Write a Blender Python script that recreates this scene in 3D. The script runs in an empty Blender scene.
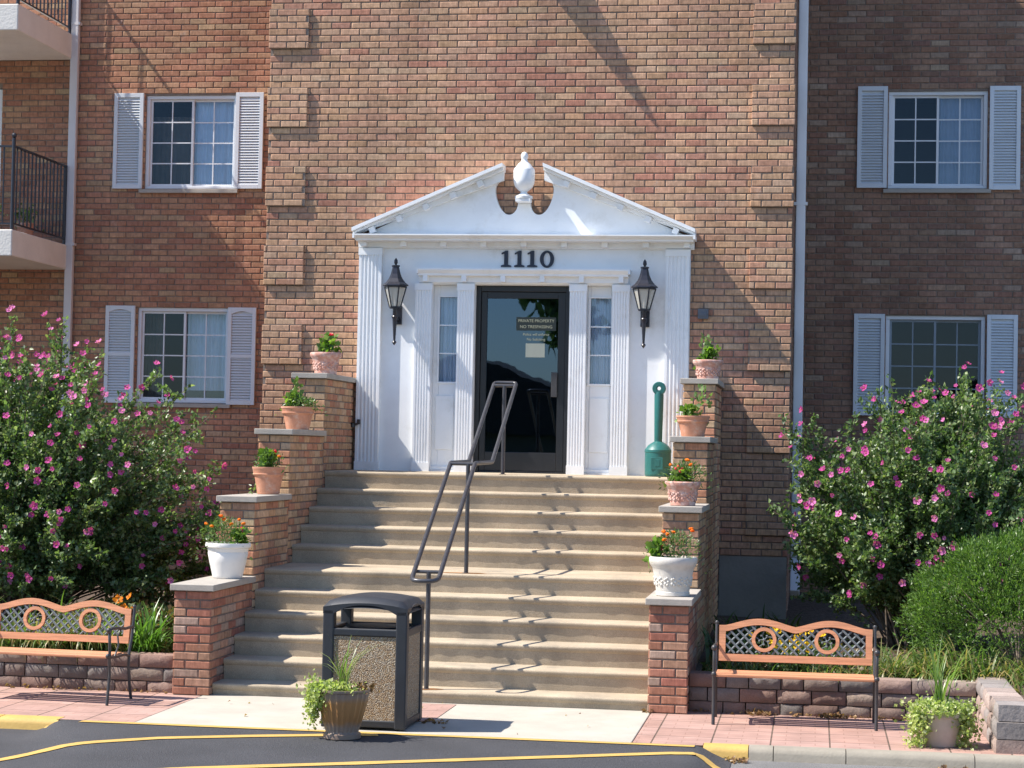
import bpy, math, random
import numpy as np
from mathutils import Vector, Matrix
random.seed(11); rng = np.random.default_rng(5)
sc = bpy.context.scene
COL = sc.collection
PI = math.pi

# ------------------------------------------------------------------ camera
cam_d = bpy.data.cameras.new('camera'); cam = bpy.data.objects.new('camera', cam_d); COL.objects.link(cam)
sc.camera = cam
cam_d.sensor_width = 36; cam_d.lens = 71.77; cam_d.clip_end = 2000
yaw, pitch, roll = .1476, .0323, .0198
r0 = Vector((math.cos(yaw), math.sin(yaw), 0))
fh = Vector((-math.sin(yaw), math.cos(yaw), 0)); up = Vector((0, 0, 1))
fw = fh * math.cos(pitch) + up * math.sin(pitch)
u0 = up * math.cos(pitch) - fh * math.sin(pitch)
rr = r0 * math.cos(roll) + u0 * math.sin(roll)
uu = u0 * math.cos(roll) - r0 * math.sin(roll)
M = Matrix((rr, uu, -fw)).transposed().to_4x4()
M.translation = Vector((2.6653, -15.469, 1.9612))
cam.matrix_world = M

# ------------------------------------------------------------------ light
SUN = Vector((3.7, 1.0, -4.85)).normalized()          # the way the light travels
EL = math.asin(-SUN.z)
world = bpy.data.worlds.new('World'); sc.world = world; world.use_nodes = True
wn = world.node_tree; bg = wn.nodes['Background']
sky = wn.nodes.new('ShaderNodeTexSky'); sky.sky_type = 'NISHITA'; sky.sun_disc = False
sky.sun_elevation = EL
sky.sun_rotation = math.atan2(-SUN.x, -SUN.y)        # azimuth from +Y towards +X
sky.air_density = 1.0; sky.dust_density = 0.4; sky.ozone_density = 2.2
tint = wn.nodes.new('ShaderNodeVectorMath'); tint.operation = 'MULTIPLY'; tint.inputs[1].default_value = (.90, .99, 1.12)
wn.links.new(sky.outputs[0], tint.inputs[0]); wn.links.new(tint.outputs[0], bg.inputs[0]); bg.inputs[1].default_value = 0.115
sun_d = bpy.data.lights.new('sun', 'SUN'); sun_d.energy = 5.0; sun_d.angle = math.radians(.53); sun_d.color = (1, .94, .86)
sun = bpy.data.objects.new('sun', sun_d); COL.objects.link(sun)
sun.rotation_euler = SUN.to_track_quat('-Z', 'Y').to_euler()
sun.location = (-20, -6, 30)
sc.view_settings.view_transform = 'Standard'; sc.view_settings.look = 'None'
sc.view_settings.exposure = 0.90; sc.view_settings.gamma = 1
sc.cycles.max_bounces = 8; sc.cycles.transparent_max_bounces = 12

# ------------------------------------------------------------------ materials
def new_mat(name):
    m = bpy.data.materials.new(name); m.use_nodes = True
    return m, m.node_tree, m.node_tree.nodes['Principled BSDF']
def N(t, typ, **kw):
    n = t.nodes.new(typ)
    for k, v in kw.items():
        if hasattr(n, k): setattr(n, k, v)
        else: n.inputs[k].default_value = v
    return n
def mat(name, col, rough=.6, var=.12, scale=6., bump=0., bscale=60., metal=0., vcol=False, dirt=None, stretch=(1, 1, 1), spec=.5, var2=0., fine=200.):
    """procedural paint / stone / clay: noise varies the colour, finer noise the relief"""
    m, t, b = new_mat(name)
    tc = N(t, 'ShaderNodeTexCoord'); mp = N(t, 'ShaderNodeMapping'); mp.inputs['Scale'].default_value = stretch
    t.links.new(tc.outputs['Object'], mp.inputs[0])
    n1 = N(t, 'ShaderNodeTexNoise'); n1.inputs['Scale'].default_value = scale; n1.inputs['Detail'].default_value = 6; n1.inputs['Roughness'].default_value = .65
    t.links.new(mp.outputs[0], n1.inputs[0])
    base = N(t, 'ShaderNodeMix', data_type='RGBA', blend_type='MIX')
    base.inputs[6].default_value = (*[c * (1 - var) for c in col], 1); base.inputs[7].default_value = (*[min(1, c * (1 + var)) for c in col], 1)
    mr = N(t, 'ShaderNodeMapRange'); mr.inputs[1].default_value = .3; mr.inputs[2].default_value = .7
    t.links.new(n1.outputs[0], mr.inputs[0]); t.links.new(mr.outputs[0], base.inputs[0])
    out = base.outputs[2]
    if var2:
        nf = N(t, 'ShaderNodeTexNoise'); nf.inputs['Scale'].default_value = fine; nf.inputs['Detail'].default_value = 2
        t.links.new(mp.outputs[0], nf.inputs[0])
        mr2 = N(t, 'ShaderNodeMapRange'); mr2.inputs[1].default_value = .3; mr2.inputs[2].default_value = .7; mr2.inputs[3].default_value = 1 - var2; mr2.inputs[4].default_value = 1 + var2
        t.links.new(nf.outputs[0], mr2.inputs[0])
        mm = N(t, 'ShaderNodeVectorMath', operation='SCALE'); t.links.new(out, mm.inputs[0]); t.links.new(mr2.outputs[0], mm.inputs['Scale']); out = mm.outputs[0]
    if vcol:
        at = N(t, 'ShaderNodeAttribute', attribute_name='col')
        mu = N(t, 'ShaderNodeMix', data_type='RGBA', blend_type='MULTIPLY'); mu.inputs[0].default_value = 1
        t.links.new(out, mu.inputs[6]); t.links.new(at.outputs[0], mu.inputs[7]); out = mu.outputs[2]
    if dirt:
        dc, ds, lo, hi = dirt
        n3 = N(t, 'ShaderNodeTexNoise'); n3.inputs['Scale'].default_value = ds; n3.inputs['Detail'].default_value = 8; n3.inputs['Roughness'].default_value = .7
        t.links.new(tc.outputs['Object'], n3.inputs[0])
        m3 = N(t, 'ShaderNodeMapRange'); m3.inputs[1].default_value = lo; m3.inputs[2].default_value = hi
        t.links.new(n3.outputs[0], m3.inputs[0])
        mu = N(t, 'ShaderNodeMix', data_type='RGBA'); mu.inputs[7].default_value = (*dc, 1)
        t.links.new(m3.outputs[0], mu.inputs[0]); t.links.new(out, mu.inputs[6]); out = mu.outputs[2]
    t.links.new(out, b.inputs['Base Color'])
    b.inputs['Roughness'].default_value = rough; b.inputs['Metallic'].default_value = metal
    b.inputs['Specular IOR Level'].default_value = spec
    if bump:
        n2 = N(t, 'ShaderNodeTexNoise'); n2.inputs['Scale'].default_value = bscale; n2.inputs['Detail'].default_value = 5
        t.links.new(mp.outputs[0], n2.inputs[0])
        bp = N(t, 'ShaderNodeBump'); bp.inputs['Strength'].default_value = 1; bp.inputs['Distance'].default_value = bump
        t.links.new(n2.outputs[0], bp.inputs['Height']); t.links.new(bp.outputs[0], b.inputs['Normal'])
    return m

def brick_mat():
    m, t, b = new_mat('brick')
    tc = N(t, 'ShaderNodeTexCoord')
    at = N(t, 'ShaderNodeAttribute', attribute_name='col')
    mp = N(t, 'ShaderNodeMapping'); mp.inputs['Scale'].default_value = (1, 1, .12)
    t.links.new(tc.outputs['Object'], mp.inputs[0])
    st = N(t, 'ShaderNodeTexNoise'); st.inputs['Scale'].default_value = 70; st.inputs['Detail'].default_value = 4; st.inputs['Roughness'].default_value = .7
    t.links.new(mp.outputs[0], st.inputs[0])
    bl = N(t, 'ShaderNodeTexNoise'); bl.inputs['Scale'].default_value = 22; bl.inputs['Detail'].default_value = 6
    t.links.new(tc.outputs['Object'], bl.inputs[0])
    big = N(t, 'ShaderNodeTexNoise'); big.inputs['Scale'].default_value = .8; big.inputs['Detail'].default_value = 4
    t.links.new(tc.outputs['Object'], big.inputs[0])
    def rng_(src, lo, hi, a=.3, c=.7):
        r = N(t, 'ShaderNodeMapRange'); r.inputs[1].default_value = a; r.inputs[2].default_value = c; r.inputs[3].default_value = lo; r.inputs[4].default_value = hi
        t.links.new(src, r.inputs[0]); return r.outputs[0]
    a1 = rng_(st.outputs[0], .78, 1.20); a2 = rng_(bl.outputs[0], .8, 1.18); a3 = rng_(big.outputs[0], .80, 1.12)
    x1 = N(t, 'ShaderNodeMath', operation='MULTIPLY'); t.links.new(a1, x1.inputs[0]); t.links.new(a2, x1.inputs[1])
    mq = N(t, 'ShaderNodeMapping'); mq.inputs['Scale'].default_value = (1, 1, .14); t.links.new(tc.outputs['Object'], mq.inputs[0])
    sk = N(t, 'ShaderNodeTexNoise'); sk.inputs['Scale'].default_value = 3.2; sk.inputs['Detail'].default_value = 5; t.links.new(mq.outputs[0], sk.inputs[0])
    x3 = N(t, 'ShaderNodeMath', operation='MULTIPLY'); t.links.new(a3, x3.inputs[0]); t.links.new(rng_(sk.outputs[0], .86, 1.08), x3.inputs[1])
    x2 = N(t, 'ShaderNodeMath', operation='MULTIPLY'); t.links.new(x1.outputs[0], x2.inputs[0]); t.links.new(x3.outputs[0], x2.inputs[1])
    s = N(t, 'ShaderNodeVectorMath', operation='SCALE'); t.links.new(at.outputs[0], s.inputs[0]); t.links.new(x2.outputs[0], s.inputs['Scale'])
    # lime bloom here and there
    fl = N(t, 'ShaderNodeTexNoise'); fl.inputs['Scale'].default_value = 5; fl.inputs['Detail'].default_value = 8; fl.inputs['Roughness'].default_value = .75
    t.links.new(tc.outputs['Object'], fl.inputs[0])
    mx = N(t, 'ShaderNodeMix', data_type='RGBA'); mx.inputs[7].default_value = (.52, .46, .40, 1)
    t.links.new(rng_(fl.outputs[0], 0, .55, .60, .80), mx.inputs[0]); t.links.new(s.outputs[0], mx.inputs[6])
    t.links.new(mx.outputs[2], b.inputs['Base Color'])
    b.inputs['Roughness'].default_value = .9; b.inputs['Specular IOR Level'].default_value = .2
    bp = N(t, 'ShaderNodeBump'); bp.inputs['Strength'].default_value = .6; bp.inputs['Distance'].default_value = .0022
    t.links.new(x1.outputs[0], bp.inputs['Height']); t.links.new(bp.outputs[0], b.inputs['Normal'])
    return m

def glass_mat(name, tint=(.02, .03, .035), refl=1.0, gcol=(.72, .86, 1)):
    """window glass: a mirror by Fresnel over what lies behind the pane"""
    m, t, b = new_mat(name); t.nodes.remove(b)
    o = t.nodes['Material Output']
    g = N(t, 'ShaderNodeBsdfGlossy'); g.inputs['Roughness'].default_value = .01; g.inputs['Color'].default_value = (*gcol, 1)
    tr = N(t, 'ShaderNodeBsdfTransparent'); tr.inputs['Color'].default_value = (*tint, 1)
    fr = N(t, 'ShaderNodeFresnel'); fr.inputs['IOR'].default_value = 1.5 + refl
    tc = N(t, 'ShaderNodeTexCoord'); nz = N(t, 'ShaderNodeTexNoise'); nz.inputs['Scale'].default_value = 3.0
    t.links.new(tc.outputs['Object'], nz.inputs[0])
    bp = N(t, 'ShaderNodeBump'); bp.inputs['Strength'].default_value = .08; bp.inputs['Distance'].default_value = .004
    t.links.new(nz.outputs[0], bp.inputs['Height']); t.links.new(bp.outputs[0], g.inputs['Normal'])
    mx = N(t, 'ShaderNodeMixShader')
    t.links.new(fr.outputs[0], mx.inputs[0]); t.links.new(tr.outputs[0], mx.inputs[1]); t.links.new(g.outputs[0], mx.inputs[2])
    t.links.new(mx.outputs[0], o.inputs['Surface'])
    return m

def leaf_mat(name, trans=.35, rough=.45, spec=.35):
    m, t, b = new_mat(name)
    o = t.nodes['Material Output']
    at = N(t, 'ShaderNodeAttribute', attribute_name='col')
    t.links.new(at.outputs[0], b.inputs['Base Color']); b.inputs['Roughness'].default_value = rough; b.inputs['Specular IOR Level'].default_value = spec
    tl = N(t, 'ShaderNodeBsdfTranslucent')
    br = N(t, 'ShaderNodeVectorMath', operation='MULTIPLY'); br.inputs[1].default_value = (1.3, 1.5, .7)
    t.links.new(at.outputs[0], br.inputs[0]); t.links.new(br.outputs[0], tl.inputs['Color'])
    mx = N(t, 'ShaderNodeMixShader'); mx.inputs[0].default_value = trans
    t.links.new(b.outputs[0], mx.inputs[1]); t.links.new(tl.outputs[0], mx.inputs[2]); t.links.new(mx.outputs[0], o.inputs['Surface'])
    return m

MT = {}
MT['brick'] = brick_mat()
MT['mortar'] = mat('mortar', (.21, .165, .135), .95, .25, 14, .002, 120)
MT['white'] = mat('white_paint', (.80, .81, .81), .5, .04, 4, .0002, 30, dirt=((.56, .54, .49), 2.4, .54, .85))
MT['white2'] = mat('white_aluminium', (.66, .67, .69), .45, .04, 5)
MT['shutter'] = mat('shutter_vinyl', (.60, .63, .66), .5, .04, 5)
MT['downspout'] = mat('painted_downspout', (.58, .56, .56), .45, .05, 3)
MT['concrete'] = mat('stair_concrete', (.39, .318, .225), .9, .20, 2.2, .0018, 90, var2=.20, fine=170, dirt=((.19, .165, .13), 1.6, .52, .80))
MT['slab'] = mat('pavement_concrete', (.40, .365, .305), .9, .13, 2.0, .001, 90, var2=.08, dirt=((.34, .30, .25), 1.7, .58, .85))
MT['founds'] = mat('foundation_concrete', (.25, .235, .21), .95, .15, 2.5, .003, 30)
MT['cap'] = mat('limestone_cap', (.36, .325, .28), .85, .1, 8, .0015, 80, dirt=((.28, .26, .23), 6, .55, .8))
MT['slabw'] = mat('balcony_concrete', (.66, .62, .56), .85, .06, 3, .004, 40)
MT['iron'] = mat('black_iron', (.045, .042, .042), .4, .2, 20, spec=.5)
MT['rail'] = mat('handrail_paint', (.040, .040, .046), .38, .25, 30, .0004, 90, spec=.6)
MT['lantern'] = mat('lantern_black', (.018, .018, .026), .35, .2, 20)
MT['door'] = mat('dark_bronze_aluminium', (.012, .012, .014), .35, .1, 10)
MT['binp'] = mat('bin_plastic', (.024, .026, .031), .5, .15, 10, .0005, 150)
MT['green'] = mat('green_plastic', (.018, .125, .115), .42, .12, 8, .0004, 60)
MT['terra'] = mat('terracotta', (.52, .24, .145), .85, .15, 18, .0015, 70, dirt=((.62, .47, .38), 12, .52, .8))
MT['pinkpot'] = mat('weathered_terracotta', (.50, .25, .19), .85, .15, 20, .002, 70, dirt=((.66, .50, .44), 16, .45, .7))
MT['whitepot'] = mat('white_planter', (.74, .71, .66), .55, .04, 8, .0006, 60)
MT['greypot'] = mat('taupe_planter', (.44, .36, .30), .6, .1, 10, .0005, 60)
MT['soil'] = mat('soil', (.055, .038, .026), 1, .4, 30, .01, 40, var2=.3, fine=60)
MT['mulch'] = mat('mulch', (.085, .058, .040), 1, .45, 14, .02, 30, var2=.4, fine=50)
MT['wood'] = mat('bench_wood', (.54, .24, .12), .55, .25, 4, .0006, 20, stretch=(1, 14, 14))
MT['lattice'] = mat('bench_lattice', (.13, .15, .155), .75, .2, 20)
MT['numeral'] = mat('numeral_navy', (.012, .016, .035), .35, .1, 20)
MT['yellow'] = mat('road_yellow', (.50, .32, .085), .7, .12, 6, .002, 60, dirt=((.30, .22, .09), 5, .56, .8))
MT['kerb'] = mat('kerb_concrete', (.27, .24, .19), .9, .14, 5, .002, 60, dirt=((.24, .21, .17), 4, .52, .8))
MT['bark'] = mat('bark', (.13, .10, .075), .9, .3, 20, .002, 40)
MT['leaf'] = leaf_mat('leaf', .40, .38, .5)
MT['petal'] = leaf_mat('petal', .35, .6, .2)
MT['cloth'] = mat('curtain', (.74, .77, .82), .9, .05, 3)
MT['clothdark'] = mat('dark_curtain', (.60, .56, .52), .9, .2, 3)
MT['blind'] = mat('room_lining', (.10, .10, .10), .9, .1, 2)
MT['glass'] = glass_mat('window_glass', (.90, .93, .96), .0)
MT['screen'] = glass_mat('screened_glass', (.62, .62, .62), -.15)
MT['doorglass'] = glass_mat('door_glass', (.25, .28, .30), 1.0, (.30, .42, .57))
def frosted():
    m, t, b = new_mat('lantern_glass'); o = t.nodes['Material Output']; b.inputs['Base Color'].default_value = (.62, .60, .52, 1); b.inputs['Roughness'].default_value = .2
    tr = N(t, 'ShaderNodeBsdfTransparent'); mx = N(t, 'ShaderNodeMixShader'); mx.inputs[0].default_value = .55
    t.links.new(tr.outputs[0], mx.inputs[1]); t.links.new(b.outputs[0], mx.inputs[2]); t.links.new(mx.outputs[0], o.inputs['Surface']); return m
MT['lampglass'] = frosted()
MT['paper'] = mat('paper', (.55, .55, .42), .8, .05, 10)
MT['sign'] = mat('notice', (.04, .05, .04), .7, .05, 10)
MT['gold'] = mat('gold_letters', (.65, .62, .40), .6, .05, 10)
MT['block'] = mat('wall_block', (.9, .9, .9), .95, .18, 9, .006, 28, vcol=True, var2=.14, fine=120)
MT['plainbrick'] = mat('plain_brick', (.30, .17, .11), .9, .2, 8)
MT['roof'] = mat('shingles', (.06, .055, .05), .95, .2, 5)
MT['siding'] = mat('siding', (.16, .15, .13), .8, .05, 5)

def asphalt(name, c, speck):
    m, t, b = new_mat(name)
    tc = N(t, 'ShaderNodeTexCoord')
    n = N(t, 'ShaderNodeTexNoise'); n.inputs['Scale'].default_value = 150; n.inputs['Detail'].default_value = 3
    v = N(t, 'ShaderNodeTexVoronoi'); v.inputs['Scale'].default_value = 110
    big = N(t, 'ShaderNodeTexNoise'); big.inputs['Scale'].default_value = 1.2; big.inputs['Detail'].default_value = 6
    for k in (n, v, big): t.links.new(tc.outputs['Object'], k.inputs[0])
    mr = N(t, 'ShaderNodeMapRange'); mr.inputs[1].default_value = .35; mr.inputs[2].default_value = .75
    t.links.new(n.outputs[0], mr.inputs[0])
    mx = N(t, 'ShaderNodeMix', data_type='RGBA'); mx.inputs[6].default_value = (*c, 1); mx.inputs[7].default_value = (*speck, 1)
    t.links.new(mr.outputs[0], mx.inputs[0])
    m2 = N(t, 'ShaderNodeMapRange'); m2.inputs[1].default_value = .3; m2.inputs[2].default_value = .7; m2.inputs[3].default_value = .8; m2.inputs[4].default_value = 1.25
    t.links.new(big.outputs[0], m2.inputs[0])
    s = N(t, 'ShaderNodeVectorMath', operation='SCALE'); t.links.new(mx.outputs[2], s.inputs[0]); t.links.new(m2.outputs[0], s.inputs['Scale'])
    t.links.new(s.outputs[0], b.inputs['Base Color']); b.inputs['Roughness'].default_value = .85
    bp = N(t, 'ShaderNodeBump'); bp.inputs['Distance'].default_value = .004; bp.inputs['Strength'].default_value = .8
    t.links.new(v.outputs[0], bp.inputs['Height']); t.links.new(bp.outputs[0], b.inputs['Normal'])
    return m
MT['asphalt'] = asphalt('new_asphalt', (.021, .021, .024), (.070, .070, .075))
MT['oldasphalt'] = asphalt('old_asphalt', (.10, .098, .095), (.22, .21, .20))

def paver_mat():
    m, t, b = new_mat('pink_pavers')
    tc = N(t, 'ShaderNodeTexCoord')
    def bt(w, h, ms, off, c1, c2, mc):
        k = N(t, 'ShaderNodeTexBrick'); k.offset = off
        k.inputs['Scale'].default_value = 1; k.inputs['Brick Width'].default_value = w; k.inputs['Row Height'].default_value = h
        k.inputs['Mortar Size'].default_value = ms; k.inputs['Mortar Smooth'].default_value = .3
        k.inputs['Color1'].default_value = (*c1, 1); k.inputs['Color2'].default_value = (*c2, 1); k.inputs['Mortar'].default_value = (*mc, 1)
        t.links.new(tc.outputs['Object'], k.inputs[0]); return k
    A = bt(.40, .40, .006, 0, (.36, .215, .17), (.41, .26, .215), (.13, .09, .065))
    B = bt(.20, .10, .0035, .5, (1, 1, 1), (.90, .90, .90), (.70, .66, .62))
    n = N(t, 'ShaderNodeTexNoise'); n.inputs['Scale'].default_value = 4; n.inputs['Detail'].default_value = 8; t.links.new(tc.outputs['Object'], n.inputs[0])
    mr = N(t, 'ShaderNodeMapRange'); mr.inputs[1].default_value = .3; mr.inputs[2].default_value = .7; mr.inputs[3].default_value = .85; mr.inputs[4].default_value = 1.15
    t.links.new(n.outputs[0], mr.inputs[0])
    mu = N(t, 'ShaderNodeMix', data_type='RGBA', blend_type='MULTIPLY'); mu.inputs[0].default_value = 1
    t.links.new(A.outputs[0], mu.inputs[6]); t.links.new(B.outputs[0], mu.inputs[7])
    s = N(t, 'ShaderNodeVectorMath', operation='SCALE'); t.links.new(mu.outputs[2], s.inputs[0]); t.links.new(mr.outputs[0], s.inputs['Scale'])
    t.links.new(s.outputs[0], b.inputs['Base Color']); b.inputs['Roughness'].default_value = .9
    bp = N(t, 'ShaderNodeBump'); bp.inputs['Distance'].default_value = .004; bp.inputs['Strength'].default_value = 1; bp.invert = True
    t.links.new(A.outputs[1], bp.inputs['Height']); t.links.new(bp.outputs[0], b.inputs['Normal'])
    return m
MT['paver'] = paver_mat()

def aggregate_mat():
    m, t, b = new_mat('pebble_aggregate')
    tc = N(t, 'ShaderNodeTexCoord')
    v = N(t, 'ShaderNodeTexVoronoi'); v.inputs['Scale'].default_value = 120
    t.links.new(tc.outputs['Object'], v.inputs[0])
    cr = N(t, 'ShaderNodeValToRGB'); e = cr.color_ramp.elements
    e[0].color = (.30, .18, .09, 1); e[1].color = (.62, .52, .38, 1); k = e.new(.35); k.color = (.52, .36, .20, 1); k = e.new(.6); k.color = (.36, .27, .19, 1)
    sx = N(t, 'ShaderNodeSeparateColor'); t.links.new(v.outputs['Color'], sx.inputs[0]); t.links.new(sx.outputs[0], cr.inputs[0])
    mr = N(t, 'ShaderNodeMapRange'); mr.inputs[1].default_value = .2; mr.inputs[2].default_value = .75; mr.inputs[3].default_value = 1; mr.inputs[4].default_value = .5
    t.links.new(v.outputs['Distance'], mr.inputs[0])
    s = N(t, 'ShaderNodeVectorMath', operation='SCALE'); t.links.new(cr.outputs[0], s.inputs[0]); t.links.new(mr.outputs[0], s.inputs['Scale'])
    t.links.new(s.outputs[0], b.inputs['Base Color']); b.inputs['Roughness'].default_value = .8
    bp = N(t, 'ShaderNodeBump'); bp.inputs['Distance'].default_value = .008; bp.inputs['Strength'].default_value = 1; bp.invert = True
    t.links.new(v.outputs['Distance'], bp.inputs['Height']); t.links.new(bp.outputs[0], b.inputs['Normal'])
    return m
MT['aggregate'] = aggregate_mat()
def stained_pot_mat():
    m, t, b = new_mat('glazed_fluted_pot')
    tc = N(t, 'ShaderNodeTexCoord'); sp = N(t, 'ShaderNodeSeparateXYZ'); t.links.new(tc.outputs['Object'], sp.inputs[0])
    n = N(t, 'ShaderNodeTexNoise'); n.inputs['Scale'].default_value = 14; t.links.new(tc.outputs['Object'], n.inputs[0])
    ad = N(t, 'ShaderNodeMath', operation='MULTIPLY_ADD'); ad.inputs[1].default_value = .05; t.links.new(n.outputs[0], ad.inputs[0]); t.links.new(sp.outputs[2], ad.inputs[2])
    cr = N(t, 'ShaderNodeValToRGB'); e = cr.color_ramp.elements
    e[0].position = 0; e[0].color = (.20, .15, .12, 1); e[1].position = .40; e[1].color = (.22, .18, .155, 1)
    for p_, c_ in ((.11, (.26, .18, .13, 1)), (.15, (.34, .16, .055, 1)), (.27, (.38, .19, .07, 1)), (.31, (.28, .20, .15, 1))):
        k = e.new(p_); k.color = c_
    t.links.new(ad.outputs[0], cr.inputs[0]); t.links.new(cr.outputs[0], b.inputs['Base Color']); b.inputs['Roughness'].default_value = .35
    return m
MT['fluted'] = stained_pot_mat()

# ------------------------------------------------------------------ mesh helpers
class MB:
    def __init__(s): s.v = []; s.f = []; s.c = []; s.hasc = False
    def add(s, vs, fs, col=None):
        k = len(s.v); s.v += [tuple(p) for p in vs]; s.f += [tuple(i + k for i in f) for f in fs]
        if col is not None: s.hasc = True
        s.c += [(*(col if col is not None else (1, 1, 1)), 1.)] * len(vs); return s
    def box(s, x0, x1, y0, y1, z0, z1, col=None, mat=None):
        vs = [(x, y, z) for z in (z0, z1) for y in (y0, y1) for x in (x0, x1)]
        if mat is not None: vs = [mat @ Vector(p) for p in vs]
        return s.add(vs, [(0, 2, 3, 1), (4, 5, 7, 6), (0, 1, 5, 4), (2, 6, 7, 3), (0, 4, 6, 2), (1, 3, 7, 5)], col)
    def prism(s, poly, ax, a0, a1, col=None, mat=None):
        """poly in the plane across axis ax; ax 'x': (y,z), 'y': (x,z), 'z': (x,y)"""
        n = len(poly)
        def P(p, a): return {'x': (a, p[0], p[1]), 'y': (p[0], a, p[1]), 'z': (p[0], p[1], a)}[ax]
        vs = [P(p, a0) for p in poly] + [P(p, a1) for p in poly]
        if mat is not None: vs = [mat @ Vector(p) for p in vs]
        fs = [tuple(range(n))[::-1], tuple(range(n, 2 * n))] + [(i, (i + 1) % n, n + (i + 1) % n, n + i) for i in range(n)]
        return s.add(vs, fs, col)
    def tube(s, pts, r, n=10, closed=False, col=None, r1=None):
        pts = [Vector(p) for p in pts]; K = len(pts); vs = []; fs = []
        prev = None
        for i, p in enumerate(pts):
            a = pts[(i - 1) % K] if (i > 0 or closed) else p; b = pts[(i + 1) % K] if (i < K - 1 or closed) else p
            d = (b - a).normalized()
            ref = prev if prev is not None else (Vector((0, 0, 1)) if abs(d.z) < .9 else Vector((1, 0, 0)))
            e1 = (ref - d * ref.dot(d)).normalized(); e2 = d.cross(e1); prev = e1
            R = r if r1 is None else r + (r1 - r) * i / (K - 1)
            for j in range(n):
                t = 2 * PI * j / n; vs.append(p + (e1 * math.cos(t) + e2 * math.sin(t)) * R)
        for i in range(K if closed else K - 1):
            for j in range(n):
                a = i * n + j; b = i * n + (j + 1) % n; c = ((i + 1) % K) * n + (j + 1) % n; d = ((i + 1) % K) * n + j
                fs.append((a, b, c, d))
        if not closed: fs += [tuple(range(n))[::-1], tuple((K - 1) * n + j for j in range(n))]
        return s.add(vs, fs, col)
    def lathe(s, prof, cx=0, cy=0, cz=0, n=32, flute=0, famp=0, frange=None, col=None, sq=0):
        vs = []; fs = []; K = len(prof)
        for (r, z) in prof:
            for j in range(n):
                t = 2 * PI * j / n; R = r
                if flute and (frange is None or frange[0] <= z <= frange[1]): R = r * (1 - famp * (.5 - .5 * math.cos(flute * t)))
                vs.append((cx + R * math.cos(t), cy + R * math.sin(t), cz + z))
        for i in range(K - 1):
            for j in range(n):
                fs.append((i * n + j, i * n + (j + 1) % n, (i + 1) * n + (j + 1) % n, (i + 1) * n + j))
        if prof[0][0] > 1e-6: fs.append(tuple(range(n))[::-1])
        if prof[-1][0] > 1e-6: fs.append(tuple((K - 1) * n + j for j in range(n)))
        return s.add(vs, fs, col)
    def ball(s, c, r, sx=1, sy=1, sz=1, n=10, m=7, col=None):
        prof = [(max(1e-5, r * math.sin(PI * i / m)), -r * math.cos(PI * i / m)) for i in range(m + 1)]
        k = len(s.v); s.lathe(prof, 0, 0, 0, n, col=col)
        for i in range(k, len(s.v)): x, y, z = s.v[i]; s.v[i] = (c[0] + x * sx, c[1] + y * sy, c[2] + z * sz)
        return s
    def build(s, name, m, parent=None, smooth=None, bevel=0, bseg=2, origin=None):
        me = bpy.data.meshes.new(name)
        if origin is not None:
            ox, oy, oz = origin; V = [(x - ox, y - oy, z - oz) for x, y, z in s.v]
        else: V = s.v
        me.from_pydata(V, [], s.f); me.validate()
        if s.hasc:
            a = me.color_attributes.new('col', 'FLOAT_COLOR', 'POINT'); a.data.foreach_set('color', np.array(s.c, dtype=np.float32).ravel())
        me.materials.append(m); me.update()
        if smooth is not None:
            me.polygons.foreach_set('use_smooth', [True] * len(me.polygons)); me.set_sharp_from_angle(angle=math.radians(smooth))
        o = bpy.data.objects.new(name, me); COL.objects.link(o)
        if origin is not None: o.location = origin
        if parent is not None: o.parent = parent
        if bevel:
            md = o.modifiers.new('bevel', 'BEVEL'); md.width = bevel; md.segments = bseg; md.limit_method = 'ANGLE'; md.angle_limit = math.radians(40); md.harden_normals = False
        return o
def tag(o, label=None, cat=None, group=None, kind=None):
    if label: o['label'] = label
    if cat: o['category'] = cat
    if group: o['group'] = group
    if kind: o['kind'] = kind
    return o
def thing(name, label, cat, loc=(0, 0, 0), rz=0, group=None):
    o = bpy.data.objects.new(name, None); COL.objects.link(o); o.empty_display_size = .1
    o.location = loc; o.rotation_euler = (0, 0, rz); return tag(o, label, cat, group)
def copy_tree(o, parent=None, loc=None, rz=None, label=None):
    c = o.copy(); COL.objects.link(c); c.parent = parent
    if loc is not None: c.location = loc
    if rz is not None: c.rotation_euler = (0, 0, rz)
    if label: c['label'] = label
    for ch in list(o.children): copy_tree(ch, c)
    return c

# ---------------- bricks as geometry
BL, BC, BJ = .2032, .0677333, .0112
PAL = {
 'front': [((.475, .295, .187), 5), ((.478, .288, .180), 5), ((.465, .268, .175), 4), ((.43, .255, .162), 2), ((.46, .25, .162), 2), ((.468, .308, .20), 1.6), ((.475, .28, .168), 3)],
 'frontred': [((.43, .215, .145), 4), ((.44, .245, .165), 3), ((.40, .19, .13), 2), ((.45, .275, .18), 3)],
 'left': [((.40, .20, .125), 5), ((.37, .18, .11), 3), ((.42, .24, .145), 3.5), ((.43, .28, .17), 1), ((.34, .16, .105), 1.5)],
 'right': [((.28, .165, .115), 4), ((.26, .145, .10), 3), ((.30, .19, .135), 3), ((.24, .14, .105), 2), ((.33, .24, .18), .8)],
 'pillar': [((.39, .18, .115), 5), ((.42, .235, .155), 3), ((.34, .14, .095), 2), ((.40, .28, .21), 1.8)],
 'cheek': [((.50, .30, .17), 4), ((.50, .34, .21), 3), ((.46, .22, .13), 3), ((.40, .23, .15), 1)],
}
def smooth_noise(x, z, seed=0):
    return .5 + .25 * (math.sin(x * 1.3 + z * 3.1 + seed) + math.sin(x * 2.9 - z * 1.7 + seed * 2.3) * .6 + math.sin(z * 5.3 + seed) * .6)
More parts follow.
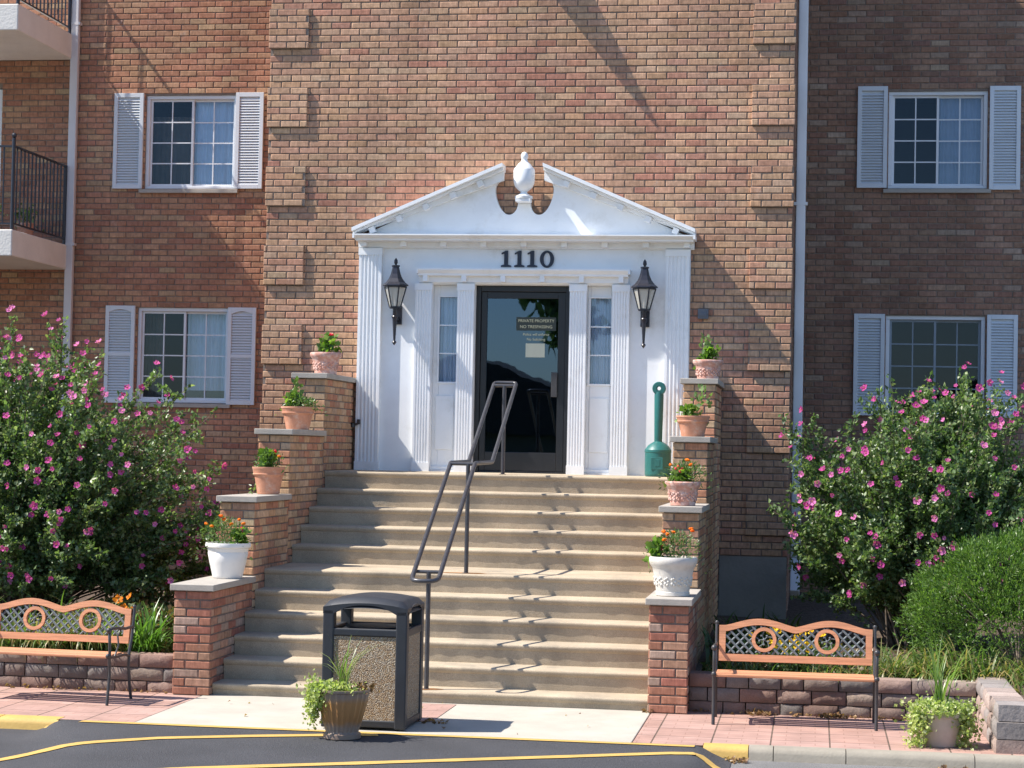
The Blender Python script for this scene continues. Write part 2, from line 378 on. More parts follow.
def brick_face(mb, facing, off, a0, a1, z0, z1, holes=(), pal='front', phase=0, z_ref=6.448, R=None, red=0, prot=.012):
    R = R or random
    k0 = math.floor((z0 - z_ref) / BC) ; k1 = math.ceil((z1 - z_ref) / BC)
    names = [p[0] for p in PAL[pal]]; ws = [p[1] for p in PAL[pal]]
    nr = [p[0] for p in PAL['frontred']]; wr = [p[1] for p in PAL['frontred']]
    for k in range(k0, k1):
        zb = z_ref + k * BC + BJ / 2; zt = z_ref + (k + 1) * BC - BJ / 2
        if zt - .01 < z0 or zb + .01 > z1: continue
        zb = max(zb, z0); zt = min(zt, z1)
        if zt - zb < .012: continue
        sh = phase + (BL / 2 if k % 2 else 0) + R.uniform(-.006, .006)
        x = a0 - ((a0 - sh) % BL)
        while x < a1:
            p0 = max(x + BJ / 2, a0); p1 = min(x + BL - BJ / 2, a1); x += BL
            if p1 - p0 < .02: continue
            segs = [(p0, p1)]
            for (h0, h1, g0, g1) in holes:
                if zt <= g0 or zb >= g1: continue
                ns = []
                for (u, v) in segs:
                    if v <= h0 or u >= h1: ns.append((u, v)); continue
                    if u < h0 - .015: ns.append((u, h0))
                    if v > h1 + .015: ns.append((h1, v))
                segs = ns
            for (u, v) in segs:
                if v - u < .018: continue
                if red and R.random() < red * max(0, smooth_noise(u, zb, 3.) - .45) * 2.2: c = R.choices(nr, wr)[0]
                else: c = R.choices(names, ws)[0]
                g = R.uniform(.88, 1.12); c = tuple(min(.7, q * g * R.uniform(.975, 1.025)) for q in c)
                j = R.uniform(-.0022, .0012); tl = R.uniform(-.0012, .0012); b = .0035
                n0 = [j + tl, j - tl, j - tl, j + tl]
                e_ = lambda: R.uniform(0, .0035) if R.random() < .8 else R.uniform(.003, .010)
                fr = [(u + b + e_(), zb + b + e_() * .5), (v - b - e_(), zb + b + e_() * .5), (v - b - e_(), zt - b - e_() * .5), (u + b + e_(), zt - b - e_() * .5)]
                ed = [(u + R.uniform(-.001, .001), zb), (v + R.uniform(-.001, .001), zb), (v, zt), (u, zt)]
                L = [(p[0], p[1], n0[i]) for i, p in enumerate(fr)] + [(p[0], p[1], j - .0035) for p in ed] + [(p[0], p[1], -prot - .002) for p in ed]
                if facing == 'y-': W = [(a, off - n, z) for a, z, n in L]
                elif facing == 'x+': W = [(off + n, a, z) for a, z, n in L]
                else: W = [(off - n, a, z) for a, z, n in L]
                F = [(0, 1, 2, 3)] + [(4 + i, 4 + (i + 1) % 4, (i + 1) % 4, i) for i in range(4)] + [(8 + i, 8 + (i + 1) % 4, 4 + (i + 1) % 4, 4 + i) for i in range(4)]
                if facing == 'x-': F = [f[::-1] for f in F]
                mb.add(W, F, c)
def minus(a0, a1, z0, z1, holes):
    xs = sorted({a0, a1, *[min(max(h[0], a0), a1) for h in holes], *[min(max(h[1], a0), a1) for h in holes]})
    out = []
    for u, v in zip(xs, xs[1:]):
        if v - u < 1e-6: continue
        hs = sorted([(h[2], h[3]) for h in holes if h[0] < (u + v) / 2 < h[1]])
        z = z0
        for g0, g1 in hs:
            if g0 > z: out.append((u, v, z, min(g0, z1)))
            z = max(z, g1)
        if z < z1: out.append((u, v, z, z1))
    return out

F, R_ = 4.854, 7.412          # front plane of the entrance block, plane of the set-back walls
ZT = 9.4
XL, XR = -2.942, 2.416        # the block's corners

# ================================================================== SETTING
# street and ground: one large sheet
g = MB(); g.add([(-150, -150, -.085), (150, -150, -.085), (150, 150, -.085), (-150, 150, -.085)], [(0, 1, 2, 3)])
tag(g.build('street', MT['oldasphalt']), kind='structure')
m = MB(); m.box(-60, 60, -75, -31, -.5, -.06)
tag(m.build('far_lawn', mat('lawn', (.05, .085, .02), 1, .3, 3)), kind='structure')
# asphalt ramp rising flush with the pavement
def rampz(x, y):
    t = max(0., min(1., (-1.6 - y) / 4.2)); e = max(0, min(1, (x + 2.74) / (.18 - (y + 1.6) * .6))) if x < 0 else max(0, min(1, (2.12 - x) / .22))
    e = e * e * (3 - 2 * e)
    return -.080 + .076 * e * (1 - t * t * (3 - 2 * t) * .9)
m = MB(); nx, ny = 90, 40; vs = []
for j in range(ny + 1):
    for i in range(nx + 1):
        y = -1.602 - 5.5 * (j / ny) ** 1.5; x = -8 + 5.2 * i / 12 if i < 12 else -2.8 + 4.95 * (i - 12) / (nx - 12); vs.append((x, y, rampz(x, y)))
fs = [(j * (nx + 1) + i, (j + 1) * (nx + 1) + i, (j + 1) * (nx + 1) + i + 1, j * (nx + 1) + i + 1) for j in range(ny) for i in range(nx)]
m.add(vs, fs); tag(m.build('asphalt_ramp', MT['asphalt'], smooth=60), kind='structure')
def line_strip(pts, w):
    m = MB(); P = []
    for i in range(len(pts) - 1):
        for k in range(6):
            t = k / 6; P.append((pts[i][0] * (1 - t) + pts[i + 1][0] * t, pts[i][1] * (1 - t) + pts[i + 1][1] * t))
    P.append(pts[-1]); v = []; f = []
    for i, p in enumerate(P):
        a = P[max(0, i - 1)]; b = P[min(len(P) - 1, i + 1)]; dx, dy = b[0] - a[0], b[1] - a[1]; L = math.hypot(dx, dy)
        ww = w * random.uniform(.46, .54)
        for s in (-1, 1):
            x = p[0] - s * dy / L * ww; y = p[1] + s * dx / L * ww; v.append((x, y, max(-.081, rampz(x, min(y, -1.603))) + .005))
        if i: f.append((2 * i - 2, 2 * i, 2 * i + 1, 2 * i - 1))
    return m.add(v, f)
for pts, w in (([(-4.0, -5.2), (-3.0, -3.9), (-2.4, -3.08), (-2.145, -2.66), (-1.63, -2.27), (-1.08, -2.03), (-.63, -1.86), (-.25, -1.75)], .10),
               ([(-4.0, -4.9), (-1.32, -3.45), (-1.047, -3.3), (-.242, -2.95), (.311, -2.7), (1.07, -2.35), (1.75, -2.02), (1.95, -1.98), (2.10, -2.2), (2.16, -2.6), (2.2, -3.4)], .10),
               ([(-2.66, -1.66), (-1.0, -1.66), (.8, -1.665), (1.9, -1.665)], .075)):
    tag(line_strip(pts, w).build('painted_line', MT['yellow']), kind='structure')
m = MB(); m.box(-2.03, 1.47, -1.6, .3, -.5, 0.0)
tag(m.build('entry_pavement', MT['slab'], bevel=.006), kind='structure')
m = MB(); m.box(-.35, -.02, -1.0, .02, 0, .004); m.box(.0, .001, -.5, -.49, 0, .001)
tag(m.build('paver_infill', MT['paver']), kind='structure')
for x0, x1 in ((-8.5, -2.036), (1.476, 9)):
    m = MB(); m.box(x0, x1, -1.478, .5, -.5, -.002)
    tag(m.build('brick_paving', MT['paver'], bevel=.004), kind='structure')
def kerb_prof(): return [(-1.48, -.4), (-1.48, 0), (-1.59, 0), (-1.615, -.012), (-1.63, -.04), (-1.645, -.4)]
def kerb(x0, x1, mt):
    m = MB(); m.prism(kerb_prof(), 'x', x0, x1); tag(m.build('kerb', mt, smooth=50), kind='structure')
for x0, x1 in ((-8.5, -5.01), (-5.0, -3.03), (-3.02, -2.585)): kerb(x0, x1, MT['yellow'])
for x0, x1, k in ((1.955, 2.255, 'yellow'), (2.26, 2.42, 'kerb'), (2.426, 2.90, 'kerb'), (2.906, 3.74, 'kerb'), (3.746, 5.2, 'kerb'), (5.206, 9, 'kerb')): kerb(x0, x1, MT[k])
for x0, x1 in ((-2.60, -2.036), (1.476, 1.95)):
    m = MB(); m.box(x0, x1, -1.602, -1.4785, -.4, -.0025); tag(m.build('brick_paving', MT['paver']), kind='structure')
# beds
def bed(x0, x1, y0, y1, z, nm='planting_bed'):
    m = MB(); n = 24; vs = []
    for j in range(n + 1):
        for i in range(n + 1):
            x = x0 + (x1 - x0) * i / n; y = y0 + (y1 - y0) * j / n
            vs.append((x, y, z + .05 * smooth_noise(x * 2, y * 2) + random.uniform(-.012, .012) + .03 * (y - y0)))
    m.add(vs, [(j * (n + 1) + i, j * (n + 1) + i + 1, (j + 1) * (n + 1) + i + 1, (j + 1) * (n + 1) + i) for j in range(n) for i in range(n)])
    tag(m.build(nm, MT['mulch'], smooth=80), kind='structure')
bed(-9, -2.275, .3, R_, .17); bed(1.746, 9, .33, R_, .20); bed(4.1, 9, -1.3, .36, .20)

# ================================================================== BUILDING
bld = thing('apartment_building', 'brown brick apartment building with white pedimented entrance between two set-back walls', 'building', (0, 0, 0))
WIN = {'UL': (-5.13, -4.03, 4.93, 6.025), 'LL': (-5.17, -4.06, 2.435, 3.54), 'UR': (3.425, 4.50, 4.94, 6.02), 'LR': (3.425, 4.50, 2.425, 3.53)}
PORT = (-1.9, 1.36, 1.2, 3.93)
RR = random.Random(3)
def wall(name, facing, off, a0, a1, z0, z1, holes, pal, phase=0, red=0, depth=.14):
    mb = MB(); brick_face(mb, facing, off, a0, a1, z0, z1, holes, pal, phase, R=RR, red=red)
    o = mb.build(name, MT['brick'], bld)
    mo = MB()
    for (u, v, p, q) in minus(a0, a1, z0, z1, holes):
        if facing == 'y-': mo.box(u, v, off + .010, off + depth, p, q)
        elif facing == 'x+': mo.box(off - depth, off - .010, u, v, p, q)
        else: mo.box(off + .010, off + depth, u, v, p, q)
    mo.build('mortar', MT['mortar'], o)
    return o
wall('front_wall', 'y-', F, XL, XR, .955, ZT, [PORT], 'front', phase=.03, red=.9)
wall('set_back_wall', 'y-', R_, -12, XL, .2, ZT, [WIN['UL'], WIN['LL'], (-9.0, -6.90, 4.29, 6.12)], 'left', phase=.05)
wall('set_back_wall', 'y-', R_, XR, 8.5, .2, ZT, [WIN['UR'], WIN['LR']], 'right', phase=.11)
wall('side_wall', 'x-', XL, F + .14, R_, .2, ZT, [], 'left')
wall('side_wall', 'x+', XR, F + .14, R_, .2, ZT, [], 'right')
# quoins: six courses proud of the wall
for i in range(-3, 7):
    zt = 6.448 - i * 12 * BC; zb = zt - 6 * BC
    if zb < .96: continue
    for (u, v) in ((XL - .012, -2.535), (2.00, XR + .010)):
        mb = MB(); brick_face(mb, 'y-', F - .031, u, v, zb, zt, (), 'front', .03 if i % 2 else .08, R=RR, prot=.03)
        q = mb.build('quoin', MT['brick'], bld)
        mo = MB(); mo.box(u + .004, v - .004, F - .023, F + .003, zb + .004, zt - .003); mo.box(u, v, F - .027, F + .002, zt - .0028, zt + .004); mo.build('mortar', MT['mortar'] , q)
m = MB(); m.box(XL + .01, -2.28, F + .006, F + .15, -.3, .955); m.box(1.75, XR - .006, F + .006, F + .15, -.3, .955); m.box(XL + .012, XR - .012, F + .16, R_, -.3, .955)
m.build('foundation', MT['founds'], bld)
m = MB(); m.box(-20, 14, R_ + .14, 16, -.3, ZT - .05); m.box(XL + .14, XR - .14, F + .14, R_ + .2, 4.2, ZT - .05); m.box(XL + .14, -2.0, F + .14, R_ + .2, .9, 4.2); m.box(1.5, XR - .14, F + .14, R_ + .2, .9, 4.2)
core = m.build('core', MT['plainbrick'], bld)
# the core must not plug the windows: carve simple rooms with a boolean-free approach
bpy.data.objects.remove(core)
m = MB()
holes = [WIN['UL'], WIN['LL'], WIN['UR'], WIN['LR'], (-9.0, -6.90, 4.29, 6.12)]
for (u, v, p, q) in minus(-12, 8.5, -.3, ZT - .05, [(h[0] - .02, h[1] + .02, h[2] - .02, h[3] + .02) for h in holes]):
    m.box(u, v, R_ + .142, R_ + .9, p, q)
m.box(-12, 8.5, R_ + .9, R_ + 1.0, -.3, ZT - .05)
m.box(XL + .142, -1.9, F + .142, F + .5, .9, ZT - .05); m.box(1.36, XR - .142, F + .142, F + .5, .9, ZT - .05); m.box(-1.9, 1.36, F + .142, F + .5, 3.93, ZT - .05); m.box(-1.9, 1.36, F + 2.0, F + 2.1, 1.2, 3.93)
m.box(-1.9, 1.36, F + .12, F + 2.0, 3.93, 4.0); m.box(-2.0, -1.9, F + .12, F + 2.1, 1.2, 4.0); m.box(1.36, 1.46, F + .12, F + 2.1, 1.2, 4.0)
m.build('inner_wall', MT['blind'], bld)
m = MB(); m.box(-16, 10, R_ - .35, 16, ZT, ZT + .3); m.box(XL - .35, XR + .35, F - .35, R_, ZT + .002, ZT + .28); m.box(-25, -15.3, F - .4, 16, ZT + .3, ZT + .5)
m.build('roof', MT['slabw'], bld)
m = MB(); m.box(-25, -15.4, F, 16, -.2, ZT + .3); m.build('unseen_wing', MT['plainbrick'], bld)  # unseen wing, placed so its shadow falls on the left set-back wall
# unseen plate added above the view, shaped to cast the streak of shadow below
m = MB(); m.prism([(-.315, F - .001), (-.255, F - .36), (.175, F - .001)], 'z', 6.93, 6.97); m.build('shadow_caster', MT['white'], bld)

# windows
def curtain(x0, x1, z0, z1, y, mt, parent, name='curtain'):
    m = MB(); n = 40; vs = []
    for i in range(n + 1):
        x = x0 + (x1 - x0) * i / n; yy = y + .012 * math.sin(i * 1.35) + .008 * math.sin(i * .6 + x)
        vs += [(x, yy, z0), (x, yy, z1)]
    m.add(vs, [(2 * i, 2 * i + 2, 2 * i + 3, 2 * i + 1) for i in range(n)]); return m.build(name, mt, parent, smooth=80)
MT['darksash'] = mat('grey_sash', (.22, .26, .30), .5, .05, 5)
def window(key, sill=True, light=True, kind=0):
    x0, x1, z0, z1 = WIN[key]; y = R_ + .05; fw_ = .042; mid = (x0 + x1) / 2
    m = MB()
    m.box(x0, x1, y - .02, y + .08, z1 - fw_, z1); m.box(x0, x1, y - .02, y + .08, z0, z0 + fw_ * .8)
    m.box(x0, x0 + fw_, y - .02, y + .08, z0 + fw_ * .8, z1 - fw_); m.box(x1 - fw_, x1, y - .02, y + .08, z0 + fw_ * .8, z1 - fw_)
    fm = MT['white2']; sm = MT['white2'] if kind != 2 else MT['darksash']
    w = m.build('window', fm, bld, bevel=.004)
    for s in (0, 1):
        a, b = (x0 + fw_, mid + .014) if s == 0 else (mid - .014, x1 - fw_); yy = y + (.012 if s == 0 else .040)
        lo, hi = z0 + fw_ * .8, z1 - fw_; t = .026
        m = MB(); m.box(a + .001, b - .001, yy, yy + .024, hi - t, hi - .001); m.box(a + .001, b - .001, yy, yy + .024, lo + .001, lo + t)
        m.box(a + .001, a + t, yy, yy + .024, lo + t, hi - t); m.box(b - t, b - .001, yy, yy + .024, lo + t, hi - t)
        m.build('sash', sm, w)
        gl = MB(); gl.box(a + t, b - t, yy + .010, yy + .013, lo + t, hi - t)
        dark = (s == 0) or kind == 2
        gl.build('glass_pane', MT['screen'] if dark else MT['glass'], w)
        m = MB(); gx = (a + b) / 2; m.box(gx - .007, gx + .007, yy + .002, yy + .009, lo + t, hi - t)
        for k in (1, 2, 3): zz = lo + t + (hi - lo - 2 * t) * k / 4; m.box(a + t, b - t, yy + .0025, yy + .0085, zz - .007, zz + .007)
        m.build('muntins', sm, w)
    if kind == 0: curtain(mid - .02, x1, z0, z1, y + .13, MT['cloth'], w); curtain(x0 - .1, mid - .05, z0, z1 - .2, y + .30, MT['clothdark'], w)
    if kind == 1: curtain(x0 - .1, x0 + .25, z0, z1, y + .25, MT['clothdark'], w); curtain(mid - .02, x1, z0 + .15, z1, y + .2, MT['cloth'], w)
    if kind == 3: curtain(mid, x1, z0, z1, y + .13, MT['clothmid'], w)
    if sill:
        m = MB(); m.prism([(R_ - .05, z0 - .056), (R_ - .05, z0 - .014), (R_ + .08, z0 - .002), (R_ + .08, z0 - .056)], 'x', x0 - .05, x1 + .04); m.build('sill', MT['cap'], w, bevel=.003)
    return w
MT['clothmid'] = mat('grey_curtain', (.30, .32, .38), .9, .1, 3)
window('UL', kind=0); window('LL', kind=1); window('UR', kind=3); window('LR', kind=2)
def shutter(x0, x1, z0, z1, arch=False):
    y1 = R_ - .004; y0 = y1 - .035; st = .045
    m = MB(); m.box(x0, x0 + st, y0, y1, z0, z1); m.box(x1 - st, x1, y0, y1, z0, z1)
    m.box(x0 + st, x1 - st, y0, y1, z0, z0 + .05)
    if arch:
        n = 12; pts = [(x0 + st, z1), (x0 + st, z1 - .075)] + [(x0 + st + (x1 - x0 - 2 * st) * i / n, z1 - .075 + .03 * math.sin(PI * i / n)) for i in range(1, n)] + [(x1 - st, z1 - .075), (x1 - st, z1)]
        m.prism(pts, 'y', y0, y1)
        m.box(x0 + st, x1 - st, y0, y1, (z0 + z1) / 2 - .02, (z0 + z1) / 2 + .02)
    else: m.box(x0 + st, x1 - st, y0, y1, z1 - .05, z1)
    m.box(x0 + st, x1 - st, y1 - .006, y1 - .001, z0 + .05, z1 - .05)
    o = m.build('shutter', MT['shutter'], bld, bevel=.003)
    s = MB(); z = z0 + .062
    while z < z1 - .06:
        s.prism([(y0 + .004, z - .010), (y0 + .008, z - .012), (y1 - .008, z + .012), (y1 - .012, z + .014)], 'x', x0 + st, x1 - st); z += .0315
    s.build('louvres', MT['shutter'], o)
for x0, x1, z0, z1, a in ((-5.505, -5.15, 4.925, 6.045, 0), (-4.035, -3.705, 4.925, 6.045, 0), (-5.545, -5.19, 2.42, 3.555, 1), (-4.07, -3.735, 2.42, 3.545, 1),
                       (3.085, 3.412, 4.94, 6.07, 0), (4.518, 4.85, 4.92, 6.065, 0), (3.078, 3.414, 2.42, 3.543, 0), (4.516, 4.845, 2.42, 3.546, 0)): shutter(x0, x1, z0, z1, a)
# downspouts
def downspout(x, y, z0, w=.095, kick=True):
    m = MB(); m.box(x - w / 2, x + w / 2, y - .07, y, z0, ZT - .02)
    if kick:
        m.prism([(y - .07, z0), (y, z0), (y - .02, z0 - .08), (y - .34, z0 - .36), (y - .38, z0 - .30), (y - .08, z0 - .02)], 'x', x - w / 2 + .001, x + w / 2 - .001)
    o = m.build('downspout', MT['downspout'], bld, bevel=.01)
    z = z0 + .9
    while z < ZT: b = MB(); b.box(x - w / 2 - .02, x + w / 2 + .02, y - .074, y + .002, z, z + .03); b.build('strap', MT['downspout'], o); z += 2.6
    return o
downspout(-6.0, R_ - .01, .75); downspout(2.495, F + .16, .95)
# balconies on the set-back wall
def balcony(z):
    m = MB(); m.box(-9.5, -6.03, 5.70, R_ - .002, z - .29, z)
    o = m.build('balcony', MT['slabw'], bld, bevel=.012)
    m = MB(); x = -6.06; H = .93
    m.tube([(x, 5.76, z), (x, 5.76, z + H + .08)], .022, 8); m.ball((x, 5.76, z + H + .11), .03); m.tube([(x, 7.33, z), (x, 7.33, z + H)], .018, 8)
    m.box(x - .015, x + .015, 5.76, 7.33, z + H - .02, z + H); m.box(x - .012, x + .012, 5.76, 7.33, z + .06, z + .08)
    m.box(-9.4, x, 5.745, 5.775, z + H - .02, z + H); m.box(-9.4, x, 5.748, 5.772, z + .06, z + .08)
    y = 5.86
    while y < 7.3: m.box(x - .007, x + .007, y - .007, y + .007, z + .08, z + H - .02); y += .11
    xx = x - .11
    while xx > -9.4: m.box(xx - .007, xx + .007, 5.753, 5.767, z + .08, z + H - .02); xx -= .11
    m.build('railing', MT['lantern'], o)
balcony(4.26); balcony(6.74)
m = MB(); m.box(-9.0, -8.94, R_ + .03, R_ + .09, 4.3, 6.11); m.box(-6.96, -6.90, R_ + .03, R_ + .09, 4.3, 6.11); m.box(-8.94, -6.96, R_ + .03, R_ + .09, 6.05, 6.11); m.box(-8.0, -7.94, R_ + .03, R_ + .09, 4.3, 6.05)
sd = m.build('sliding_door', MT['white2'], bld); gl = MB(); gl.box(-8.94, -6.96, R_ + .05, R_ + .055, 4.3, 6.05); gl.build('glass_pane', MT['glass'], sd)

# ---------------- entrance surround
port = tag(bpy.data.objects.new('entrance_surround', None)); COL.objects.link(port); port.parent = bld
W_ = MT['white']; Z0 = 1.727; YP = F - .03
LITE = [(-1.118, -.905, 2.64, 3.50), (.422, .630, 2.64, 3.50)]
SLB = [(-1.18, -.92, Z0 + .02, 3.62), (.39, .65, Z0 + .02, 3.62)]
DOOR = (-.745, .22, Z0, 3.62)
m = MB()
for (u, v, p, q) in minus(-1.94, 1.42, Z0, 3.96, SLB + [DOOR]): m.box(u, v, YP, F + .14, p, q + (.032 if q > 3.95 else 0))
m.build('panel', W_, port)
def fluted(x0, x1, z0, z1, y, d, n):
    w = x1 - x0; pts = [(x0, y), (x0, y - d)]; e = w * .09; fwid = (w - 2 * e) / n
    for i in range(n):
        a = x0 + e + i * fwid; g_ = fwid * .36
        c = a + fwid / 2
        for k in range(7):
            th = PI * k / 6; pts.append((c - g_ * math.cos(th), y - d + g_ * .8 * math.sin(th)))
    pts += [(x1, y - d), (x1, y)]
    m = MB(); m.prism(pts, 'z', z0 + .09, z1 - .07)
    m.box(x0 - .006, x1 + .006, y - d - .006, y, z0, z0 + .09)
    m.box(x0 - .006, x1 + .006, y - d - .006, y, z1 - .07, z1)
    return m
for x0, x1 in ((-1.94, -1.705), (1.178, 1.414)): fluted(x0, x1, Z0, 3.983, YP, .055, 5).build('pilaster', W_, port)
for x0, x1 in ((-1.352, -1.182), (-.918, -.748), (.222, .390), (.652, .822)): fluted(x0, x1, Z0, 3.628, YP, .05, 5).build('pilaster', W_, port)
# inner hood and main cornice with blocks
def cornice(x0, x1, zb, zt, y, d, nb, bw, name):
    m = MB(); h = zt - zb
    pr = [(y, zb), (y - .03, zb), (y - .04, zb + h * .10), (y - .05, zb + h * .10), (y - .05, zb + h * .48), (y - d * .8, zb + h * .52), (y - d * .82, zb + h * .66), (y - d * .90, zb + h * .72), (y - d * .98, zb + h * .88), (y - d, zb + h * .90), (y - d, zt), (y, zt + .004)]
    m.prism(pr, 'x', x0 + .02, x1 - .02)
    m.box(x0, x0 + .02, y - d, y, zb + h * .66, zt); m.box(x1 - .02, x1, y - d, y, zb + h * .66, zt)
    o = m.build(name, W_, port, smooth=35)
    for i in range(nb):
        b = MB(); x = x0 + .09 + (x1 - x0 - .18) * i / (nb - 1); b.box(x - bw / 2, x + bw / 2, y - min(.05 + .07, d * .78), y - .048, zb + h * .10, zb + h * .535)
        b.build('modillion', W_, port, bevel=.004)
    return o
cornice(-1.336, .828, 3.628, 3.776, YP, .13, 6, .05, 'hood')
cornice(-1.972, 1.477, 3.984, 4.108, YP, .25, 9, .06, 'cornice')
# tympanum with the two scrolled cut-outs (outline from left foot, along the rake, round the scrolls, and back)
def TY(px, pz): return (-.257 + px, 4.10 + pz)
ct = -.257
def scroll(s):
    # from the rake's inner end round the cut-out to the pedestal, mirrored by s
    P = [(.215, .66), (.255, .585), (.295, .50), (.285, .40), (.245, .30), (.185, .235), (.125, .232), (.075, .285), (.058, .385)]
    out = []
    for i in range(len(P) - 1):
        p0 = P[max(i - 1, 0)]; p1 = P[i]; p2 = P[i + 1]; p3 = P[min(i + 2, len(P) - 1)]
        for k in range(4):
            t = k / 4
            out.append(tuple(.5 * ((2 * p1[j]) + (-p0[j] + p2[j]) * t + (2 * p0[j] - 5 * p1[j] + 4 * p2[j] - p3[j]) * t * t + (-p0[j] + 3 * p1[j] - 3 * p2[j] + p3[j]) * t ** 3) for j in (0, 1)))
    out.append(P[-1]); return [(s * a, b) for a, b in out]
L_, R2 = scroll(-1), scroll(1)
half = 1.70
poly = [TY(-half, .0)] + [TY(*p) for p in L_] + [TY(*p) for p in R2[::-1]] + [TY(half, .0)]
poly[0] = (ct - half + .02, 4.10); poly[-1] = (ct + half - .02, 4.10)
m = MB(); m.prism(poly, 'y', F - .075, F - .004); m.build('tympanum', W_, port)
# rakes
def rake(s):
    a = Vector((ct + s * 1.725, 4.10)); b = Vector((ct + s * .205, 4.76)); d = (b - a).normalized(); nrm = Vector((-d.y * s, d.x * s));
    if nrm.y < 0: nrm = -nrm
    a = Vector((ct + s * 1.728, 4.108))
    def L(p, q, h): return p + nrm * h, q + nrm * h
    o = None
    for (h0, h1, dd) in ((-.085, -.002, .13), (0.0, .026, .20), (.028, .06, .26)):
        p0, q0 = a + nrm * h0, b + nrm * h0; p1, q1 = a + nrm * h1, b + nrm * h1
        # cut plumb at the foot and at the inner end
        def cut(p, x): t = (x - p.x) / d.x; return p + d * t
        pts = [cut(p0, a.x - s * .0), cut(q0, b.x), cut(q1, b.x), cut(p1, a.x)]
        pts = [(p.x, max(p.y, 4.112)) for p in pts]
        m = MB(); m.prism(pts, 'y', F - .0045 - dd, F - .0045) if h0 > -.01 else m.prism(pts, 'y', F - dd, F - .076)
        m.build('rake' if h0 == 0 else 'rake_moulding', W_, port); o = port
    nb = 5
    for i in range(nb):
        b_ = MB(); t = .12 + .72 * i / (nb - 1); c = a.lerp(b, t) - nrm * .012
        ang = math.atan(d.y / d.x); Mx = Matrix.Translation((c.x, F - .155, c.y)) @ Matrix.Rotation(-ang, 4, 'Y')
        b_.box(-.03, .03, -.045, .024, -.052, .010, mat=Mx)
        b_.build('modillion', W_, port, bevel=.003)
rake(-1); rake(1)
# urn finial on its pedestal
prof = [(.06, 0), (.088, .005), (.09, .03), (.06, .045), (.034, .065), (.034, .08), (.06, .10), (.090, .135), (.104, .175), (.107, .20), (.107, .315), (.100, .33), (.060, .385), (.038, .405), (.030, .425), (.030, .44), (.036, .45), (.037, .48), (.026, .505), (.001, .518)]
m = MB(); m.lathe([(r, z * .92) for r, z in prof], 0, 0, 0, 24); m.box(-.075, .075, -.075, .06, -.03, 0)
m.build('urn_finial', W_, port, smooth=35, origin=(0, 0, 0)).location = (ct + .005, F - .15, 4.475)
# side lights
for (u, v, p, q), (a, b, c, d) in zip(SLB, LITE):
    m = MB(); y = F + .05
    for r in minus(u, v, p, q, [(a, b, c, d)]): m.box(r[0], r[1], y, y + .05, r[2], r[3])
    m.box(u + .035, v - .035, y - .012, y, 1.95, 2.50); m.box(u, v, y - .05, y, p, p + .035)
    sl = m.build('side_light', W_, port, bevel=.006)
    m = MB(); t = .02
    m.box(a - t, b + t, y - .014, y, d, d + t); m.box(a - t, b + t, y - .014, y, c - t, c); m.box(a - t, a, y - .014, y, c, d); m.box(b, b + t, y - .014, y, c, d)
    for k in (1, 2): zz = c + (d - c) * k / 3; m.box(a, b, y - .005, y + .01, zz - .007, zz + .007)
    m.build('sash', W_, sl, bevel=.003)
    m = MB(); m.box(a, b, y + .015, y + .019, c, d); m.build('glass_pane', MT['glass'], sl); curtain(a - .02, b + .02, c - .02, d + .02, y + .075, MT['cloth'], sl, 'lace_curtain')
# door
x0, x1, z0, z1 = DOOR; y = F + .04
m = MB(); m.box(x0, x0 + .05, y, y + .08, z0, z1); m.box(x1 - .05, x1, y, y + .08, z0, z1); m.box(x0 + .05, x1 - .05, y, y + .08, z1 - .06, z1); m.box(x0 + .05, x1 - .05, y, y + .08, z0, z0 + .02)
dr = m.build('door', MT['door'], bld, bevel=.004)
m = MB(); a, b, c, d = x0 + .052, x1 - .052, z0 + .022, z1 - .062; yy = y + .02
m.box(a, a + .06, yy, yy + .045, c, d); m.box(b - .075, b, yy, yy + .045, c, d); m.box(a + .06, b - .075, yy, yy + .045, d - .065, d); m.box(a + .06, b - .075, yy, yy + .045, c, c + .19)
m.build('door_leaf', MT['door'], dr, bevel=.004)
m = MB(); m.box(a + .06, b - .075, yy + .02, yy + .026, c + .19, d - .065); m.build('glass_pane', MT['doorglass'], dr)
m = MB(); m.box(b - .13, b - .07, yy - .05, yy - .035, 2.50, 2.75); m.box(b - .10, b - .07, yy - .04, yy, 2.52, 2.55); m.box(b - .10, b - .07, yy - .04, yy, 2.70, 2.73); m.build('door_handle', MT['iron'], dr, bevel=.004)
def text(s, size, x, y_, z, mt, parent, name='lettering', depth=.0015, align='CENTER'):
    cu = bpy.data.curves.new(name, 'FONT'); cu.body = s; cu.size = size; cu.extrude = depth; cu.align_x = align
    cu.materials.append(mt); o = bpy.data.objects.new(name, cu); COL.objects.link(o); o.location = (x, y_, z); bpy.context.view_layer.update(); me = bpy.data.meshes.new_from_object(o); bpy.data.objects.remove(o)
    o = bpy.data.objects.new(name, me); COL.objects.link(o); o.location = (x, y_, z); o.rotation_euler = (PI / 2, 0, 0); o.parent = parent; return o
m = MB(); m.box(-.335, .07, yy + .012, yy + .016, 3.17, 3.305); nt = m.build('door_notice', MT['sign'], dr)
text('PRIVATE PROPERTY', .042, -.132, yy + .010, 3.255, MT['gold'], nt); text('NO TRESPASSING', .042, -.132, yy + .010, 3.195, MT['gold'], nt)
text('Police will enforce', .036, -.132, yy + .014, 3.12, MT['gold'], nt); text('No Soliciting', .036, -.132, yy + .014, 3.07, MT['gold'], nt)
m = MB(); m.box(-.235, -.04, yy + .012, yy + .015, 2.90, 3.04); m.build('paper_notice', MT['paper'], dr)
